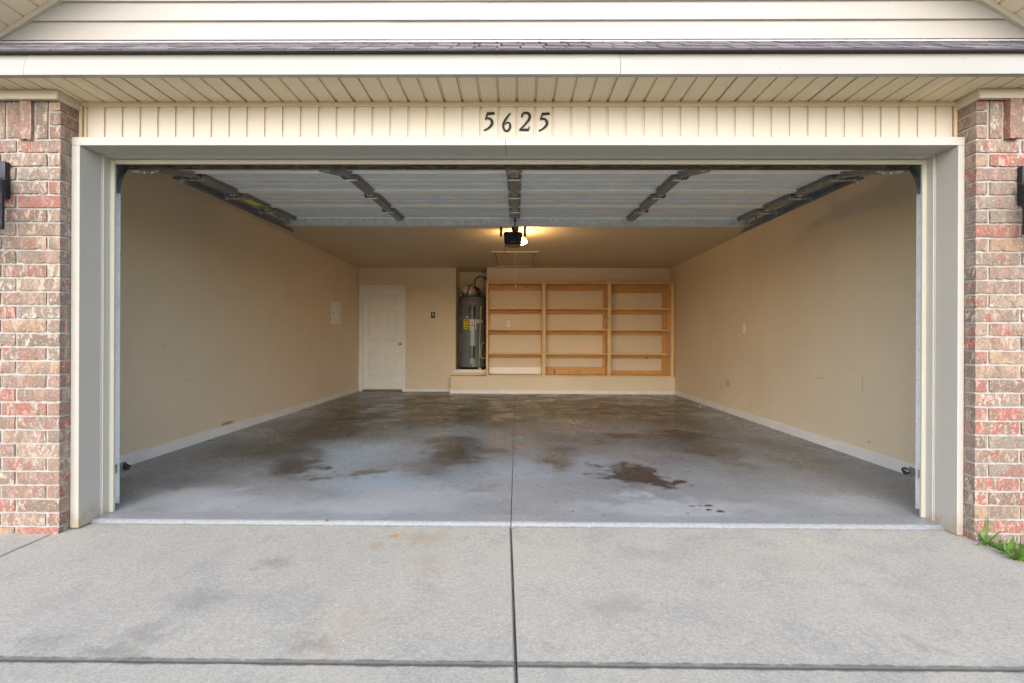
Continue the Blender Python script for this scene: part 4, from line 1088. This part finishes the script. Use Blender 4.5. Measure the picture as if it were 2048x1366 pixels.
def stroke(g, pts, k=0):                               # pts: (crop x, crop y, width) in the 5.12x crop at (840,180)
    sp = smooth([(x, y, w) for x, y, w in pts])
    yy = -.0085 - k * .0004
    P_ = [at(840 + q.x / 5.12, 180 + q.y / 5.12, -.004) for q in sp]
    ribbon(g, P_, [max(2, q.z) / 5.12 / 350 for q in sp], yy, -.0025)
def five(g, dx, dy):
    stroke(g, [(683 + dx, 243 + dy, 22), (720 + dx, 241 + dy, 22), (757 + dx, 238 + dy, 22), (762 + dx, 237 + dy, 16)])
    stroke(g, [(692 + dx, 240 + dy, 16), (682 + dx, 268 + dy, 14), (671 + dx, 302 + dy, 10)], 1)
    stroke(g, [(668 + dx, 303 + dy, 7), (690 + dx, 290 + dy, 12), (718 + dx, 297 + dy, 20), (736 + dx, 320 + dy, 26), (737 + dx, 348 + dy, 25), (715 + dx, 378 + dy, 19), (682 + dx, 403 + dy, 13), (653 + dx, 414 + dy, 11)], 2)
def six(g):
    stroke(g, [(925, 240, 14), (900, 268, 16), (872, 308, 20), (855, 345, 22), (852, 375, 23), (862, 405, 21), (885, 421, 16), (906, 412, 19), (921, 385, 22), (923, 355, 20), (908, 334, 12), (885, 336, 8), (868, 352, 6)])
def two(g):
    stroke(g, [(1046, 278, 22), (1045, 255, 16), (1063, 238, 18), (1090, 234, 20), (1116, 248, 26), (1124, 275, 27), (1112, 308, 24), (1083, 345, 19), (1050, 380, 15), (1022, 406, 12)])
    stroke(g, [(1016, 409, 16), (1060, 408, 20), (1108, 408, 20), (1113, 408, 18)], 1)
    stroke(g, [(1108, 412, 14), (1115, 392, 12), (1117, 372, 8)], 2)
for nm, fn, lab, cxp in (('house_number', lambda g: five(g, 0, 0), 'black digit 5 that starts the house number over the garage', 978),
                         ('house_number', six, 'black digit 6 over the garage opening', 1013),
                         ('house_number', two, 'black digit 2 over the garage opening', 1050),
                         ('house_number', lambda g: five(g, 562, 4), 'black digit 5 that ends the house number beside the 2', 1088)):
    g = MB(); fn(g); tag(g.build(nm, M['digit']), lab, 'house number', 'house number digits above the garage opening')

# ------------------------------------------------------------------ wall lanterns on the piers
def lantern(s):
    xc = -2.866 if s < 0 else 2.774
    if s > 0: zT, zB, zbar = at(2040, 335, BF).z, at(2040, 411, BF).z, at(2036, 373, BF).z
    else: zT, zB, zbar = at(8, 326, BF).z, at(8, 399, BF).z, at(8, 363, BF).z
    t = thing('wall_lantern', (xc, BF, (zT + zB) / 2), 'black metal lantern on the brick pier %s' % ('beside the concrete sidewalk' if s < 0 else 'above the green weeds'), 'lantern', 'lanterns on the brick piers')
    g = MB(); g.box(xc - .078, xc + .078, BF - .030, BF - .001, zB, zT, .004); g.build('back_plate', M['black'], t)
    g = MB(); g.box(xc - .098, xc + .098, BF - .048, BF - .031, zbar - .008, zbar + .006, .002); g.box(xc - .012, xc + .012, BF - .20, BF - .031, zbar - .005, zbar + .02, .003); g.build('arm', M['black'], t)
    g = MB(); tb = at(4, 463, BF).z if s < 0 else at(2044, 474, BF).z
    for q in (-.087, .087): g = MB(); g.hexa([(xc + q - .008, BF - .058, tb), (xc + q + .008, BF - .058, tb), (xc + q + .008, BF - .046, tb), (xc + q - .008, BF - .046, tb),
                  (xc + q - .010, BF - .064, zbar - .009), (xc + q + .010, BF - .064, zbar - .009), (xc + q + .010, BF - .046, zbar - .009), (xc + q - .010, BF - .046, zbar - .009)]); g.build('side_bar', M['black'], t)
    # the cage, out of the photograph's frame but part of the lamp
    y0, y1, w = BF - .30, BF - .14, .08
    g = MB()
    for q in (-w, w):
        for y in (y0, y1): g.box(xc + q - .006, xc + q + .006, y - .006, y + .006, tb + .03, zbar - .01)
    g.box(xc - w - .01, xc + w + .01, y0 - .01, y1 + .01, tb + .015, tb + .03, .002); g.box(xc - w - .01, xc + w + .01, y0 - .01, y1 + .01, zbar - .012, zbar, .002)
    g.hexa([(xc - w - .02, y0 - .02, zbar), (xc + w + .02, y0 - .02, zbar), (xc + w + .02, y1 + .02, zbar), (xc - w - .02, y1 + .02, zbar),
            (xc - .02, (y0+y1)/2 - .02, zbar + .07), (xc + .02, (y0+y1)/2 - .02, zbar + .07), (xc + .02, (y0+y1)/2 + .02, zbar + .07), (xc - .02, (y0+y1)/2 + .02, zbar + .07)])
    g.build('cage', M['black'], t)
    gm = NT('lantern_glass'); gm.set(Base_Color=(.9, .9, .9), Roughness=.05, Transmission_Weight=.9)
    g = MB(); g.box(xc - w + .008, xc + w - .008, y0 + .008, y1 - .008, tb + .032, zbar - .014); g.build('glass', gm.m, t)
lantern(-1); lantern(1)

# ------------------------------------------------------------------ weeds, dry tufts
def leaf(g, base, ang, ln, wd, lean, curl=.6, seg=6):
    base = Vector(base); d = Vector((math.cos(ang), math.sin(ang), 0)); sd_ = Vector((-d.y, d.x, 0)); pr = None; p = base.copy(); el = R(90) - lean
    for k in range(seg + 1):
        t = k / seg; w = wd * (math.sin(math.pi * min(1, .12 + t * .88)) ** .7) * (1 if t < 1 else .05)
        A, B = g.bm.verts.new(p + sd_ * w / 2), g.bm.verts.new(p - sd_ * w / 2)
        C_ = g.bm.verts.new(p - Vector((0, 0, w * .15)))
        if pr: g.bm.faces.new((pr[0], pr[2], C_, A)).smooth = True; g.bm.faces.new((pr[2], pr[1], B, C_)).smooth = True
        pr = (A, B, C_); p = p + (d * math.cos(el) + Vector((0, 0, math.sin(el)))) * (ln / seg); el -= curl / seg
WG = 'weeds along the foot of the right brick pier'
def weed(px, py, label, leaves):
    p = atz(px, py, -.04); p.z = dz(p.y) - .016
    g = MB()
    for (ang, ln, wd, lean, curl) in leaves: leaf(g, p + Vector((random.uniform(-.006, .006), random.uniform(-.006, .006), 0)), ang, ln * 1.35, wd * .95, lean, curl)
    tag(g.build('weed', M['leaf']), label, 'weed', WG)
def burst(n, l0, l1, w0, w1, ln0=.1, ln1=.9):
    return [(random.uniform(0, 6.28), random.uniform(l0, l1), random.uniform(w0, w1), random.uniform(ln0, ln1), random.uniform(.3, 1.4)) for _ in range(n)]
weed(1972, 1092, 'tallest weed with upright blades against the brick pier', [(.6, .12, .015, .1, .4), (1.2, .11, .011, .3, .5), (2.8, .10, .010, .35, .8), (0.1, .09, .013, .5, .8)] + burst(14, .05, .10, .005, .011))
weed(1949, 1080, 'small sprig of grass nearest the door casing', burst(14, .02, .06, .003, .006))
weed(2016, 1112, 'broad leaved weed between the tallest weed and the jagged clump', [(.3, .09, .022, .25, .5), (2.4, .075, .018, .4, .6), (4.5, .06, .014, .8, .8), (5.4, .06, .015, .7, .8)] + burst(14, .04, .08, .005, .012))
weed(1992, 1100, 'low fine leaved weed between the two larger weeds', burst(20, .03, .06, .004, .009))
weed(2040, 1124, 'clump of jagged leaves beyond the broad leaved weed', burst(26, .04, .09, .006, .016))
weed(2052, 1106, 'thin leaved weed behind the jagged clump against the brick', burst(16, .05, .09, .004, .010))
# the strip's grass and litter
g = MB()
for _ in range(900):
    y = random.uniform(-1.9, -.13); x = random.uniform(2.52, 2.98)
    p = (x, y, dz(y) - .016); leaf(g, p, random.uniform(0, 6.28), random.uniform(.015, .05), random.uniform(.0015, .004), random.uniform(.1, 1.1), 1.0, 4)
tag(g.build('ground_cover', M['leaf']), 'short sparse green ground cover on the soil strip by the brick', 'ground cover', None, 'stuff')
g = MB()
for _ in range(420):
    y = random.uniform(-1.9, -.13); x = random.uniform(2.507, 2.9)
    leaf(g, (x, y, dz(y) - .006), random.uniform(0, 6.28), random.uniform(.02, .06), random.uniform(.0012, .003), random.uniform(1.3, 1.5), .3, 3)
tag(g.build('dry_litter', M['drygrass']), 'dry grass clippings scattered on the soil strip', 'clippings', None, 'stuff')
tufts = [(271, 1048, 'leftmost dry grass tuft on the slab edge'), (376, 1048, 'second dry tuft from the left along the slab edge'), (481, 1049, 'dry tuft on slab edge right of the second one'),
         (1140, 1055, 'flat dry tuft on the slab edge nearest the centre joint'), (1203, 1054, 'pale dry tuft on slab edge below the large oil stain'), (1683, 1062, 'dry tuft on the slab edge near the right casing'),
         (1585, 1059, 'thin dry tuft on slab edge left of the right casing'), (1756, 1063, 'dry tuft nearest the right casing on the slab edge'), (1030, 1073, 'tiny dry sprig in the centre joint of the driveway')]
for px, py, lab in tufts:
    p = atz(px, py, -.028); p.y = min(p.y, YL - .003) if px != 1030 else p.y; p.z = dz(p.y) - .004
    g = MB(); c = 26
    for _ in range(c):
        q = p + Vector((random.gauss(0, .022), random.uniform(-.006, .004), 0)); leaf(g, q, random.uniform(0, 6.28), random.uniform(.010, .026), random.uniform(.001, .0025), random.uniform(.3, 1.4), .8, 3)
    tag(g.build('dry_grass_tuft', M['drygrass']), lab, 'dry tuft', 'dry tufts along the slab edge')
